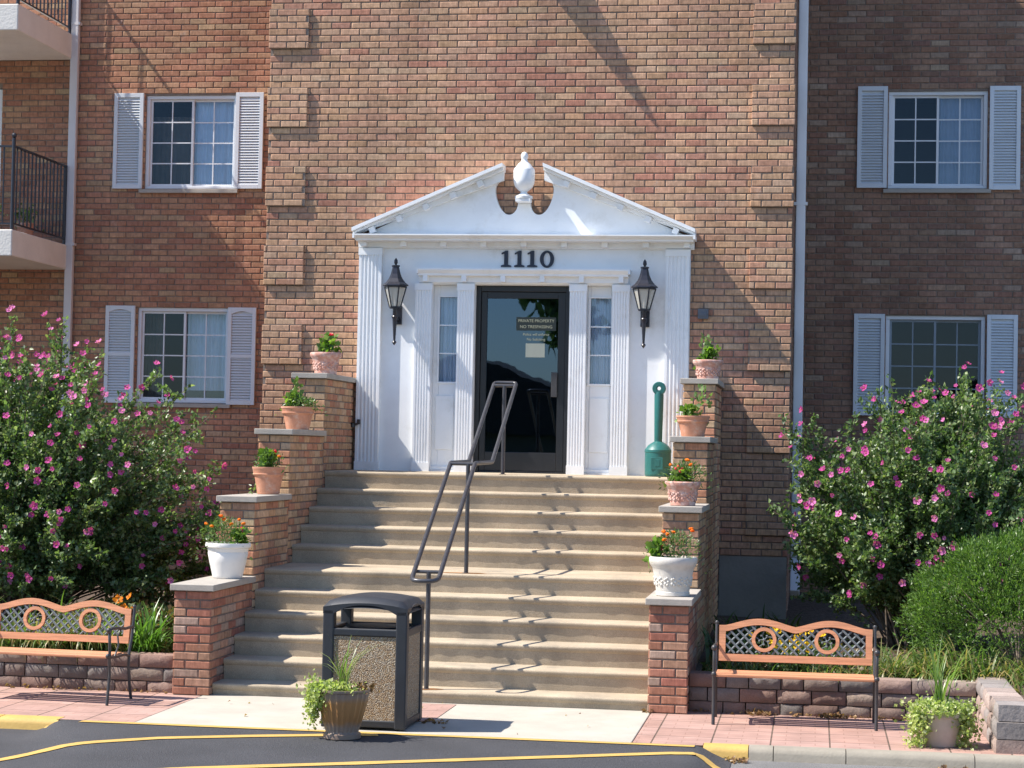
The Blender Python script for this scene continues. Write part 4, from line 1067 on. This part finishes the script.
GREEN = [(.11, .18, .060), (.155, .225, .09), (.060, .105, .038), (.28, .34, .17), (.20, .24, .09)]
def shrub(label, base, shape, nbr, seed, nfl, topbias, xr=(-9, 9)):
    """shape(theta, phi)->radius from the centre; branches rise from the base and end on it"""
    r = np.random.default_rng(seed); R = random.Random(seed)
    t = thing('flowering_shrub', label, 'shrub', base, 0, 'rose of sharon shrubs beside the stairs')
    tw = MB(); parts = []; tips = []
    cz, rad = shape
    for b in range(nbr):
        th = R.uniform(0, 2 * PI); ph = math.asin(R.uniform(-.62, 1)); 
        d = Vector((math.cos(th) * math.cos(ph), math.sin(th) * math.cos(ph), math.sin(ph)))
        k = R.uniform(.78, 1.0) * (1 + .13 * math.sin(th * 4 + ph * 5 + seed)) + (R.uniform(.05, .25) if R.random() < .22 else 0)
        if R.random() < .25: k *= R.uniform(.45, .8)
        tip = Vector((d.x * rad[0] * k, d.y * rad[1] * k, cz + d.z * rad[2] * k * (.9 if d.z < 0 else 1)))
        st_ = Vector((R.gauss(0, .16), R.gauss(0, .12), 0))
        mid = st_.lerp(tip, .5) + Vector((R.gauss(0, .06), R.gauss(0, .06), .22 * rad[2])); 
        pts = []
        for i in range(9):
            u = i / 8; pts.append(st_ * (1 - u) ** 2 + mid * 2 * u * (1 - u) + tip * u * u)
        tw.tube(pts, .010, 4, r1=.0022)
        end = (pts[-1] - pts[-3]).normalized(); tips.append((tip, end, d))
        # side twigs and leaves
        PP = []; DD = []
        for q in range(8):
            u = R.uniform(.42, .98); i = int(u * 8); p0 = pts[i].lerp(pts[min(8, i + 1)], u * 8 - i); dd = (pts[min(8, i + 1)] - pts[max(0, i - 1)]).normalized()
            sd = (dd + Vector((R.gauss(0, .7), R.gauss(0, .7), R.gauss(.15, .5)))).normalized(); L = R.uniform(.12, .30)
            tw.tube([p0, p0 + sd * L], .003, 3, r1=.001)
            if L > .2: tips.append((p0 + sd * L, sd, d))
            for s_ in np.linspace(.12, 1, 9): PP.append(p0 + sd * L * s_); DD.append(sd)
        for s_ in np.linspace(.45, 1, 22):
            i = min(7, int(s_ * 8)); PP.append(pts[i].lerp(pts[i + 1], s_ * 8 - i)); DD.append(end)
        P_ = np.repeat(np.array(PP), 4, 0) + r.normal(0, .018, (len(PP) * 4, 3)); D_ = np.repeat(np.array(DD), 4, 0) * .6 + r.normal(0, .75, (len(PP) * 4, 3)) + np.array([0, 0, .12])
        parts.append(leaves(P_, D_, .040, .33, GREEN, (4, 3, 3, 1.6, 1), droop=.12, r=r))
    V, Fq, C = merge(parts)
    mesh_np('foliage', V, Fq, C, MT['leaf'], t)
    tw.build('stems', MT['bark'], t)
    # blossoms on the outer tips that face the sky and the path
    cand = [x for x in tips if xr[0] < x[0].x < xr[1] and x[2].y < (.15 + .5 * max(0, x[2].z)) and x[2].z > -.5 and ((x[0].x / rad[0]) ** 2 + (x[0].y / rad[1]) ** 2 + ((x[0].z - cz) / rad[2]) ** 2) > .62]
    R.shuffle(cand); 
    def wt(x): return R.random() * (1 + topbias * max(0, x[2].z) - .3 * x[2].y)
    cand.sort(key=wt, reverse=True)
    far = MB()
    for idx, (p, e, d) in enumerate(cand[:nfl]):
        if idx >= 98:      # the smallest, half-hidden ones as one mass
            q = p + d * .05; src = R.choice(FL).data; nrm = (d * .6 + Vector((-.15, -.8, .1)) + Vector((R.gauss(0, .4), R.gauss(0, .4), R.gauss(0, .3)))).normalized()
            Q = nrm.to_track_quat('Z', 'Y'); sc_ = R.uniform(.6, 1.0); k0 = len(far.v)
            far.hasc = True; far.v += [tuple(q + nrm * .05 + Q @ (v.co * sc_)) for v in src.vertices]
            far.c += [tuple(a.color) for a in src.color_attributes['col'].data]; far.f += [tuple(k0 + a for a in pg.vertices) for pg in src.polygons]
            continue
        nrm = (d * .7 + Vector((-.15, -.75, .15)) + Vector((R.gauss(0, .35), R.gauss(0, .35), R.gauss(0, .3)))).normalized()
        place_flower(R.choice(FL), t, p + nrm * .07 + d * .05, nrm, R.uniform(.7, 1.2))
    if far.v: tag(far.build('small_flowers', MT['petal'], t), kind='stuff')
    return t
shrub('large rose of sharon full of pink flowers behind the left bench', (-4.45, 2.2, .25), (1.14, (2.0, 1.05, 1.34)), 470, 21, 300, 1.4, (-.75, 9))
shrub('rose of sharon with scattered pink flowers in front of the right windows', (3.66, 2.9, .25), (1.12, (1.25, .95, 1.22)), 320, 5, 165, .35, (-9, .95))
for o in FL: bpy.data.objects.remove(o)

# clipped evergreen
def evergreen(label, base, rad, n, seed):
    r = np.random.default_rng(seed); t = thing('evergreen_shrub', label, 'shrub', base)
    parts = []
    d = unit(r.normal(size=(n, 3))); d[:, 2] = np.abs(d[:, 2]) * np.where(r.random(n) < .25, -.45, 1); d = unit(d)
    lump = 1 + .11 * np.sin(d[:, 0] * 8 + 1) * np.sin(d[:, 2] * 7) + .06 * (r.random(n) < .04) + .06 * np.sin(d[:, 1] * 15 + d[:, 0] * 11)
    k = lump * (1 - np.abs(r.normal(0, .09, n)))
    P_ = d * np.array(rad) * k[:, None]; P_[:, 2] += rad[2] * .75
    sprD = d * .8 + r.normal(0, .35, (n, 3)) + np.array([0, 0, .55])
    for q in range(5):
        off = unit(sprD) * (.012 * q)
        parts.append(leaves(P_ + off + r.normal(0, .006, (n, 3)), sprD + r.normal(0, .45, (n, 3)), .030, .16, [(.11, .20, .035), (.08, .155, .028), (.16, .26, .055), (.05, .10, .02), (.20, .26, .08)], (4, 3, 3, 2, .7), r=r))
    V, Fq, C = merge(parts); mesh_np('foliage', V, Fq, C, MT['leaf'], t)
    m = MB(); R = random.Random(seed)
    for i in range(14):
        th = R.uniform(0, 6.28); m.tube([(0, 0, 0), (rad[0] * .3 * math.cos(th), rad[1] * .3 * math.sin(th), rad[2] * .6), (rad[0] * .75 * math.cos(th), rad[1] * .75 * math.sin(th), rad[2] * R.uniform(.7, 1.3))], .012, 4, r1=.003)
    m.build('stems', MT['bark'], t)
    return t
evergreen('dense bright green evergreen shrub behind the right planter', (4.30, 1.25, .25), (.86, .72, .62), 9500, 3)

# strap-leaved clumps
def blades(n, L, w, spread, r, cols, base_r=.05, droop=1.0, segs=5):
    V = []; Fs = []; C = []
    for i in range(n):
        th = r.uniform(0, 2 * PI); l = L * r.uniform(.6, 1.1); sp = spread * r.uniform(.3, 1.1); bx, by = r.normal(0, base_r, 2)
        c, s = math.cos(th), math.sin(th); col = np.array(cols[r.integers(len(cols))]) * r.uniform(.8, 1.2); k = len(V)
        ww = w * r.uniform(.7, 1.2); x = z = 0.; ang = PI / 2 - sp * .35
        for q in range(segs + 1):
            u = q / segs; hw_ = ww * (1 - u ** 2.2) * .5 + .0006
            V += [(bx + c * x - s * hw_, by + s * x + c * hw_, z), (bx + c * x + s * hw_, by + s * x - c * hw_, z)]
            C += [col * (1 + .15 * u)] * 2
            x += math.cos(ang) * l / segs; z += math.sin(ang) * l / segs; ang -= sp * droop * (.25 + .5 * u)
        for q in range(segs): a = k + 2 * q; Fs.append((a, a + 1, a + 3, a + 2))
    return np.array(V), np.array(Fs), np.array(C)
GB = [(.10, .17, .035), (.14, .20, .05), (.08, .13, .03), (.22, .22, .08), (.30, .24, .10)]
GBR = [(.09, .19, .03), (.12, .23, .04), (.07, .15, .03)]
def clump(label, loc, n, L, w, spread, seed, cols=GB, group=None, name='grass_clump', cat='plant', base_r=.05):
    r = np.random.default_rng(seed); V, Fq, C = blades(n, L, w, spread, r, cols, base_r)
    t = mesh_np(name, V, Fq, C, MT['leaf'], None, loc); return tag(t, label, cat, group)
clump('bright green arching daylily clump at the right end of the left bench', (-2.66, .48, .19), 130, .52, .024, 1.15, 1, GBR, name='daylily', base_r=.06)
lily_l = [(-2.98, .27, .42), (-3.22, .27, .42), (-3.45, .26, .4), (-3.7, .28, .45), (-3.35, .5, .5), (-3.1, .5, .5), (-4.1, .4, .45), (-4.5, .45, .45)]
for i, (x, y_, L) in enumerate(lily_l):
    clump('yellowing grass clump drooping over the block wall behind the left bench', (x, y_, .26), 110, L * 1.15, .016, 1.7, 30 + i, GB, 'grass clumps behind the left bench')
for i, x in enumerate(np.linspace(1.95, 3.15, 9)):
    clump('short yellow-green grass clump behind the right bench', (float(x), .48 + .08 * (i % 2), .22), 60, .22, .010, 1.6, 50 + i, GB, 'short grass clumps behind the right bench', base_r=.07)
gr = [(3.32, .62, .42), (3.55, .50, .45), (3.78, .60, .50), (3.98, .46, .45), (4.22, .55, .5), (4.42, .30, .45), (4.30, -.10, .42), (4.62, -.4, .4), (4.5, -.8, .35), (3.3, .95, .35), (3.6, .85, .4)]
for i, (x, y_, L) in enumerate(gr):
    clump('tall arching grass clump in front of the evergreen shrub', (x, y_, .22), 95, L, .013, 1.7, 70 + i, GB, 'tall grass clumps by the evergreen', base_r=.07)
for i, (x, y_) in enumerate(((1.98, 1.5), (2.25, 2.1), (2.0, 2.9), (2.4, 3.4), (2.7, 1.2))):
    clump('dark leafy fern clump in the shade between the right cheek wall and the shrub', (x, y_, .24), 60, .42, .030, 1.5, 120 + i, [(.06, .11, .03), (.09, .14, .04), (.045, .08, .025)], 'fern clumps in the shade right of the stairs', name='fern', base_r=.08)
# ground cover under the shrubs
r = np.random.default_rng(77)
for (x0, x1, y0, y1, n, z) in ((-5.6, -2.35, .5, 2.6, 3800, .24), (-3.6, -2.32, .75, 3.6, 5200, .28), (1.85, 5.6, .5, 3.2, 3800, .26)):
    P_ = np.stack([r.uniform(x0, x1, n), y0 + (y1 - y0) * r.random(n) ** 1.6, np.full(n, z) + r.uniform(0, .07 if n < 5000 else .30, n)], 1)
    V, Fq, C = leaves(P_, r.normal(0, 1, (n, 3)) + np.array([0, 0, .5]), .05, .35, [(.05, .08, .025), (.09, .12, .04), (.16, .11, .05), (.22, .17, .09)], (3, 2, 1.5, 1), r=r)
    tag(mesh_np('ground_cover', V, Fq, C, MT['leaf']), kind='stuff')
# dry leaves swept against walls and kerb
def litter(areas, name='dry_leaves'):
    Ps = []
    for (x0, x1, y0, y1, z, n) in areas: Ps.append(np.stack([r.uniform(x0, x1, n), r.uniform(y0, y1, n), np.full(n, z) + r.uniform(0, .012, n)], 1))
    P_ = np.vstack(Ps); V, Fq, C = leaves(P_, r.normal(0, 1, (len(P_), 3)) * np.array([1, 1, .35]), .032, .4, [(.26, .15, .07), (.34, .22, .11), (.16, .09, .05)], (2, 2, 2), r=r, fold=.6)
    return mesh_np(name, V, Fq, C, MT['leaf'])
tag(litter([(1.8, 3.8, .08, .155, .005, 90), (2.2, 2.35, .06, .15, .01, 60), (2.75, 2.95, .06, .15, .01, 50), (-5, -2.3, .03, .09, .005, 90), (-.08, .1, -1.1, -.95, .005, 30), (1.43, 1.5, -.02, .08, .005, 30), (2.12, 2.24, -1.8, -1.66, -.078, 60), (3.5, 3.7, -1.8, -1.66, -.078, 40), (-2, 1.4, -1.5, .05, .003, 14)]), kind='stuff')

# yellow and orange daisies
def daisies(label, loc, n, spread, h, col, seed, ctr=(.08, .05, .02), fs=.022, name='daisy_clump'):
    R = random.Random(seed); t = thing(name, label, 'flowers', loc)
    m = MB(); pts = []
    for i in range(n):
        x, y_, z = R.gauss(0, spread), R.gauss(0, spread * .5), h * R.uniform(.65, 1.1)
        m.tube([(x * .4, y_ * .4, 0), (x * .8, y_ * .8, z * .6), (x, y_, z)], .002, 3, col=(.07, .12, .03)); pts.append((x, y_, z))
    m.build('stems', MT['leaf'], t)
    rr_ = np.random.default_rng(seed); k = n * 14; P_ = np.stack([rr_.normal(0, spread * .8, k), rr_.normal(0, spread * .4, k), rr_.uniform(0, h * .8, k)], 1)
    V, Fq, C = leaves(P_, rr_.normal(0, 1, (k, 3)) + np.array([0, 0, .5]), .05, .22, GREEN, (3, 3, 2, 1, 1), r=rr_); mesh_np('foliage', V, Fq, C, MT['leaf'], t)
    src = blossom(fs, col, seed, ctr)
    for p in pts: place_flower(src, t, p, (R.gauss(0, .4), -.8 + R.gauss(0, .3), .6), R.uniform(.8, 1.2))
    bpy.data.objects.remove(src); return t
daisies('yellow daisies seen through the lattice of the right bench', (2.50, .55, .22), 38, .15, .36, (.80, .50, .02), 4)
daisies('orange daylily flowers just behind the left bench end', (-2.93, .75, .22), 4, .06, .50, (.80, .25, .02), 8, fs=.035)

# ---------------- flower pots
def terracotta(h, rr, m_, kind):
    if kind == 'white': prof = [(rr * .60, 0), (rr * .64, .008), (rr * .66, .02), (rr * .80, h * .45), (rr * .88, h * .72), (rr * .86, h * .75), (rr * .88, h * .77), (rr * .90, h * .86), (rr * .985, h * .885), (rr, h * .93), (rr * .98, h), (rr * .88, h), (rr * .84, h * .88)]
    elif kind == 'rim': prof = [(rr * .62, 0), (rr * .66, .004), (rr * .84, h * .62), (rr * .86, h * .66), (rr * .94, h * .70), (rr * .96, h * .74), (rr * .93, h * .76), (rr * .97, h * .90), (rr, h * .93), (rr, h), (rr * .90, h), (rr * .86, h * .86)]
    else: prof = [(rr * .66, 0), (rr * .70, .005), (rr * .70, .03), (rr * .68, .034), (rr * .82, h * .60), (rr * .86, h * .72), (rr * .94, h * .78), (rr * .99, h * .86), (rr, h * .95), (rr * .96, h), (rr * .88, h), (rr * .84, h * .86)]
    m_.lathe(prof, n=40); return m_
def pom(mb, p, r_, col, R):
    for k in range(4):
        a = R.uniform(0, 6.28)
        mb.ball((p[0] + .35 * r_ * math.cos(a), p[1] + .35 * r_ * math.sin(a), p[2] + R.uniform(-.2, .3) * r_), r_ * .72, 1, 1, .7, n=7, m=4, col=tuple(c * R.uniform(.8, 1.2) for c in col))
OR, REDF, YEL = (.85, .22, .015), (.80, .06, .10), (.80, .42, .03)
def potted(label, loc, h, d, mt, kind, seed, plants, group='flower pots on the stepped cheek walls'):
    """plants: list of (type, n flowers, colour, dx, height, spread)"""
    R = random.Random(seed); r = np.random.default_rng(seed)
    t = thing('flower_pot', label, 'flower pot', loc, 0, group)
    terracotta(h, d / 2, MB(), kind).build('pot', mt, t, smooth=35)
    if kind != 'white' or mt is MT['whitepot2']:
        m = MB()   # pressed ornament as low relief
        for k in range(9 if kind != 'rim' else 0):
            th = -PI / 2 + (k - 4) * .38 + .1
            for q in range(5):
                a = 2 * PI * q / 5; zc = h * .38 + .028 * math.sin(a); th2 = th + .10 * math.cos(a); rad = d / 2 * (.66 + .20 * zc / h) * 1.0
                m.ball((rad * math.cos(th2), rad * math.sin(th2), zc), .013, n=6, m=4)
        if m.v: m.build('relief', mt, t, smooth=60)
    m = MB(); m.lathe([(.001, h * .88), (d / 2 * .86, h * .87)], n=24); m.build('soil', MT['soil'], t)
    fparts = []; spots = []
    for (ty, nf, col, dx, ph, sp) in plants:
        if ty == 'marigold': n = 420; ls, lw = .030, .16
        elif ty == 'geranium': n = 60; ls, lw = .050, .55
        elif ty == 'sparse': n = 26; ls, lw = .05, .35
        else: n = 120; ls, lw = .035, .4
        n = int(n * 1.7); sp *= 1.25; ph *= 1.35
        P_ = np.stack([dx + r.normal(0, sp * .55, n), r.normal(0, sp * .45, n), h * .9 + ph * r.beta(1.6, 1.4, n)], 1)
        # mound: taller in the middle
        P_[:, 2] -= .25 * ph * ((P_[:, 0] - dx) / sp) ** 2
        D_ = (P_ - np.array([dx, 0, h * .9])) * np.array([3, 3, 4]) + r.normal(0, .4, (n, 3))
        cl = {'marigold': [(.10, .17, .05), (.14, .22, .07), (.07, .12, .035)], 'geranium': [(.14, .25, .03), (.20, .30, .05), (.10, .19, .03)], 'sparse': [(.12, .20, .05), (.18, .26, .09)], 'light': [(.26, .30, .08), (.20, .27, .06)]}[ty]
        fparts.append(leaves(P_, D_, ls, lw, cl, [1] * len(cl), r=r))
        for i in range(nf):
            a = R.uniform(0, 6.28); q = R.uniform(.2, 1) ** .5
            spots.append((ty, col, (dx + sp * q * math.cos(a), sp * .7 * q * math.sin(a), h * .9 + ph * R.uniform(.85, 1.2) - .2 * ph * q * q)))
    V, Fq, C = merge(fparts); mesh_np('foliage', V, Fq, C, MT['leaf'], t)
    s = MB()
    for ty, col, p in spots: s.tube([(p[0] * .4, p[1] * .4, h * .85), (p[0] * .9, p[1] * .9, (p[2] + h * .85) / 2), p], .0022, 3, col=(.12, .18, .05))
    for k in range(10): a = R.uniform(-1, 1); s.tube([(0, 0, h * .85), (a * .07, R.uniform(-.05, .05), h * .9 + R.uniform(.04, .1))], .002, 3, col=(.14, .2, .06))
    s.build('stems', MT['leaf'], t)
    for ty, col, p in spots:
        m = MB(); rr_ = .019 if ty == 'marigold' else .017
        if ty == 'geranium':
            for k in range(7): m.ball((R.gauss(0, .013), R.gauss(0, .013), R.gauss(0, .010)), .012, n=6, m=4, col=tuple(c * R.uniform(.8, 1.25) for c in col))
        else: pom(m, (0, 0, 0), rr_, col, R)
        o = m.build('flower', MT['petal'], t, smooth=80); o.location = p
    return t
MT['whitepot2'] = mat('weathered_white_planter', (.58, .54, .48), .65, .1, 12, .001, 60, dirt=((.42, .38, .32), 10, .5, .8))
H1, H2, H3, H4 = [q + .0005 for q in TH]
potted('white planter of orange marigolds on the lowest cap of the left wall', (-2.09, .83, H1), .29, .375, MT['whitepot'], 'white', 1, [('marigold', 9, OR, -.03, .17, .13), ('geranium', 2, REDF, .10, .10, .04)])
potted('plain terracotta pot with one pink-red geranium, second cap of the left wall', (-2.08, 2.0, H2), .24, .29, MT['terra'], 'rim', 2, [('marigold', 1, OR, .0, .13, .08), ('geranium', 1, REDF, -.02, .12, .06)])
potted('orange terracotta pot with low flowerless plants, third cap of the left wall', (-2.085, 3.0, H3), .215, .32, MT['terra'], 'rim', 3, [('marigold', 0, OR, .04, .08, .10), ('geranium', 0, REDF, -.05, .10, .05), ('sparse', 0, OR, -.03, .20, .04)])
potted('pale ornamented pot with a leggy red geranium, top cap of the left wall', (-2.07, 3.98, H4), .215, .31, MT['pinkpot'], 'pressed', 4, [('geranium', 1, REDF, .03, .16, .06), ('sparse', 0, OR, -.02, .16, .04)])
potted('white ornamented planter of orange marigolds on the lowest cap of the right wall', (1.60, .34, H1), .30, .375, MT['whitepot2'], 'pressed', 5, [('marigold', 7, OR, .02, .17, .12), ('geranium', 1, REDF, -.13, .10, .05)])
potted('pink ornamented pot with orange marigolds and a coral geranium, second cap of the right wall', (1.595, 1.45, H2), .20, .30, MT['pinkpot'], 'pressed', 6, [('marigold', 4, OR, .03, .14, .12), ('geranium', 2, (.85, .10, .12), -.02, .09, .06)])
potted('orange terracotta pot with a thin leggy plant, third cap of the right wall', (1.60, 2.6, H3), .185, .30, MT['terra'], 'rim', 7, [('geranium', 0, REDF, -.04, .07, .05), ('sparse', 0, OR, .07, .20, .06)])
potted('pink ornamented pot with a red geranium, top cap of the right wall', (1.66, 3.85, H4), .185, .29, MT['pinkpot'], 'pressed', 8, [('geranium', 1, REDF, .0, .10, .05), ('sparse', 0, OR, -.01, .19, .06)])
# ground planters with trailing vine and a spiky plant
def vine(n, rad, h, drop, r, front=0, spread=1.0):
    th = r.uniform(0, 2 * PI, n); q = r.random(n) ** .5
    over = r.random(n) < .5
    rr_ = np.where(over, rad * (1 + .22 * r.random(n) * spread), rad * q); z = np.where(over, h - drop * r.random(n) ** 1.2 * (.5 + .5 * np.abs(np.cos(th + front))), h + .035 * r.random(n) + .01)
    return np.stack([rr_ * np.cos(th), rr_ * np.sin(th), z], 1)
LV = [(.42, .46, .16), (.34, .40, .13), (.52, .54, .27), (.26, .33, .10)]
t = thing('planter', 'grey-beige planter with trailing pale green vine beside the right block wall', 'planter', (3.545, -1.15, 0), 0, 'planters standing on the paving')
m = MB(); m.lathe([(.115, 0), (.122, .01), (.150, .19), (.152, .20), (.168, .205), (.172, .235), (.165, .25), (.148, .25), (.143, .21)], n=40, flute=28, famp=.035, frange=(.16, .19)); m.build('pot', MT['greypot'], t, smooth=35)
m = MB(); m.lathe([(.001, .225), (.147, .22)], n=24); m.build('soil', MT['soil'], t)
r = np.random.default_rng(4)
P1 = vine(900, .165, .25, .05, r); A = []
for (cx_, cy_, cz_, sx_, sy_, sz_, n_) in ((-.15, -.10, .17, .055, .07, .085, 420), (.165, -.02, .14, .06, .08, .10, 520), (0, -.02, .27, .14, .10, .02, 350), (-.17, -.12, .03, .05, .05, .015, 60)):
    n_ = int(n_ * 1.7); A.append(r.normal(0, 1, (n_, 3)) * np.array([sx_, sy_, sz_]) * .75 + np.array([cx_, cy_, cz_]))
P_ = np.vstack([P1[P1[:, 2] > .22]] + A); P_[:, 2] = np.maximum(P_[:, 2], .012); V1 = leaves(P_, r.normal(0, 1, (len(P_), 3)) + np.array([0, -.4, .1]), .026, .42, LV, (3, 3, 2, 2), r=r); mesh_np('vine', *V1, MT['leaf'], t)
V, Fq, C = blades(26, .52, .011, .60, r, [(.16, .26, .05), (.30, .36, .12), (.12, .20, .04)], .02); V[:, 2] += .22; mesh_np('spiky_plant', V, Fq, C, MT['leaf'], t)

t = thing('planter', 'brown-banded fluted planter with pale green vine in front of the litter bin', 'planter', (-.46, -1.93, rampz(-.46, -1.93)), 0, 'planters standing on the paving')
m = MB(); m.lathe([(.120, 0), (.128, .006), (.128, .035), (.110, .045), (.112, .05), (.135, .12), (.165, .24), (.180, .315), (.186, .32), (.188, .335), (.172, .335), (.165, .30)], n=96, flute=24, famp=.06, frange=(.05, .315)); m.build('pot', MT['fluted'], t, smooth=50)
m = MB(); m.lathe([(.001, .305), (.168, .30)], n=24); m.build('soil', MT['soil'], t)
A = []
for (cx_, cy_, cz_, sx_, sy_, sz_, n_) in ((-.15, -.08, .30, .055, .06, .055, 600), (-.19, -.06, .20, .028, .04, .07, 260), (-.03, -.08, .345, .09, .06, .022, 420)): n_ = int(n_ * 1.6); A.append(r.normal(0, 1, (n_, 3)) * np.array([sx_, sy_, sz_]) * .8 + np.array([cx_, cy_, cz_]))
P_ = np.vstack(A); mesh_np('vine', *leaves(P_, r.normal(0, 1, (len(P_), 3)) + np.array([0, -.4, .1]), .024, .42, LV, (3, 3, 2, 2), r=r), MT['leaf'], t)
P_ = r.normal(0, 1, (120, 3)) * np.array([.05, .05, .015]) + np.array([.11, -.03, .345]); mesh_np('dry_leaves', *leaves(P_, r.normal(0, 1, (120, 3)), .03, .35, [(.26, .14, .06), (.18, .10, .05)], (1, 1), r=r), MT['leaf'], t)
V, Fq, C = blades(22, .46, .011, .85, r, [(.13, .20, .05), (.26, .30, .12), (.10, .16, .04)], .02); V[:, 2] += .30; mesh_np('spiky_plant', V, Fq, C, MT['leaf'], t)

# pots standing on the balcony
for i, (x, y_, s, lab) in enumerate(((-6.30, 6.75, .11, 'small terracotta pot behind the balcony railing near the wall'), (-6.45, 6.0, .13, 'larger terracotta pot behind the balcony railing near the corner post'))):
    t = thing('balcony_pot', lab, 'flower pot', (x, y_, 4.2605)); terracotta(.18, s, MB(), 'rim').build('pot', MT['terra'], t, smooth=35)
    rr_ = np.random.default_rng(i); P_ = rr_.normal(0, .07, (120, 3)) + np.array([0, 0, .26]); mesh_np('foliage', *leaves(P_, rr_.normal(0, 1, (120, 3)), .05, .35, GREEN, (1, 1, 1, 1, 1), r=rr_), MT['leaf'], t)

# ---------------- across the street (seen only in the door and window glass)
def tree(label, x, y_, h, rad, seed):
    r = np.random.default_rng(seed); R = random.Random(seed); t = thing('street_tree', label, 'tree', (x, y_, -.1), 0, 'trees across the street')
    m = MB(); m.tube([(0, 0, 0), (.1, 0, h * .3), (0, .1, h * .6), (.1, 0, h * .85)], .28, 10, r1=.06); m.build('trunk', MT['bark'], t)
    cs = [np.array([R.gauss(0, rad * .5), R.gauss(0, rad * .5), h * .68 + R.gauss(0, h * .13)]) for _ in range(34)]
    P_ = np.vstack([c + unit(r.normal(size=(170, 3))) * rad * .30 * r.random((170, 1)) ** .4 for c in cs])
    mesh_np('crown', *leaves(P_, r.normal(0, 1, P_.shape), .38, .45, GREEN, (3, 2, 3, 1, 1), r=r), MT['leaf'], t)
for i, (x, y_, h, rd) in enumerate(((-4.5, -34, 14.5, 3.0), (-31, -42, 12, 4.2), (-44, -38, 12, 4.5), (24, -36, 12, 4), (34, -40, 11, 4))):
    tree('leafy street tree across the road, tree %s from the west' % ('one two three four five six'.split()[i]), x, y_, h, rd, 40 + i)
for i, (x, y_) in enumerate(((-10, -52), (10, -54), (-30, -54))):
    t = thing('house', 'low gabled house across the road, %s' % ('with the cream wall facing the entrance', 'east of the others', 'west of the others')[i], 'house', (x, y_, -.1), 0, 'houses across the street')
    m = MB(); m.box(-7, 7, -4, 4, 0, 2.7); m.build('wall', MT['siding'], t)
    m = MB(); m.prism([(-7.8, 2.6), (7.8, 2.6), (0, 5.6)], 'y', -4.6, 4.6); m.build('roof', MT['roof'], t)
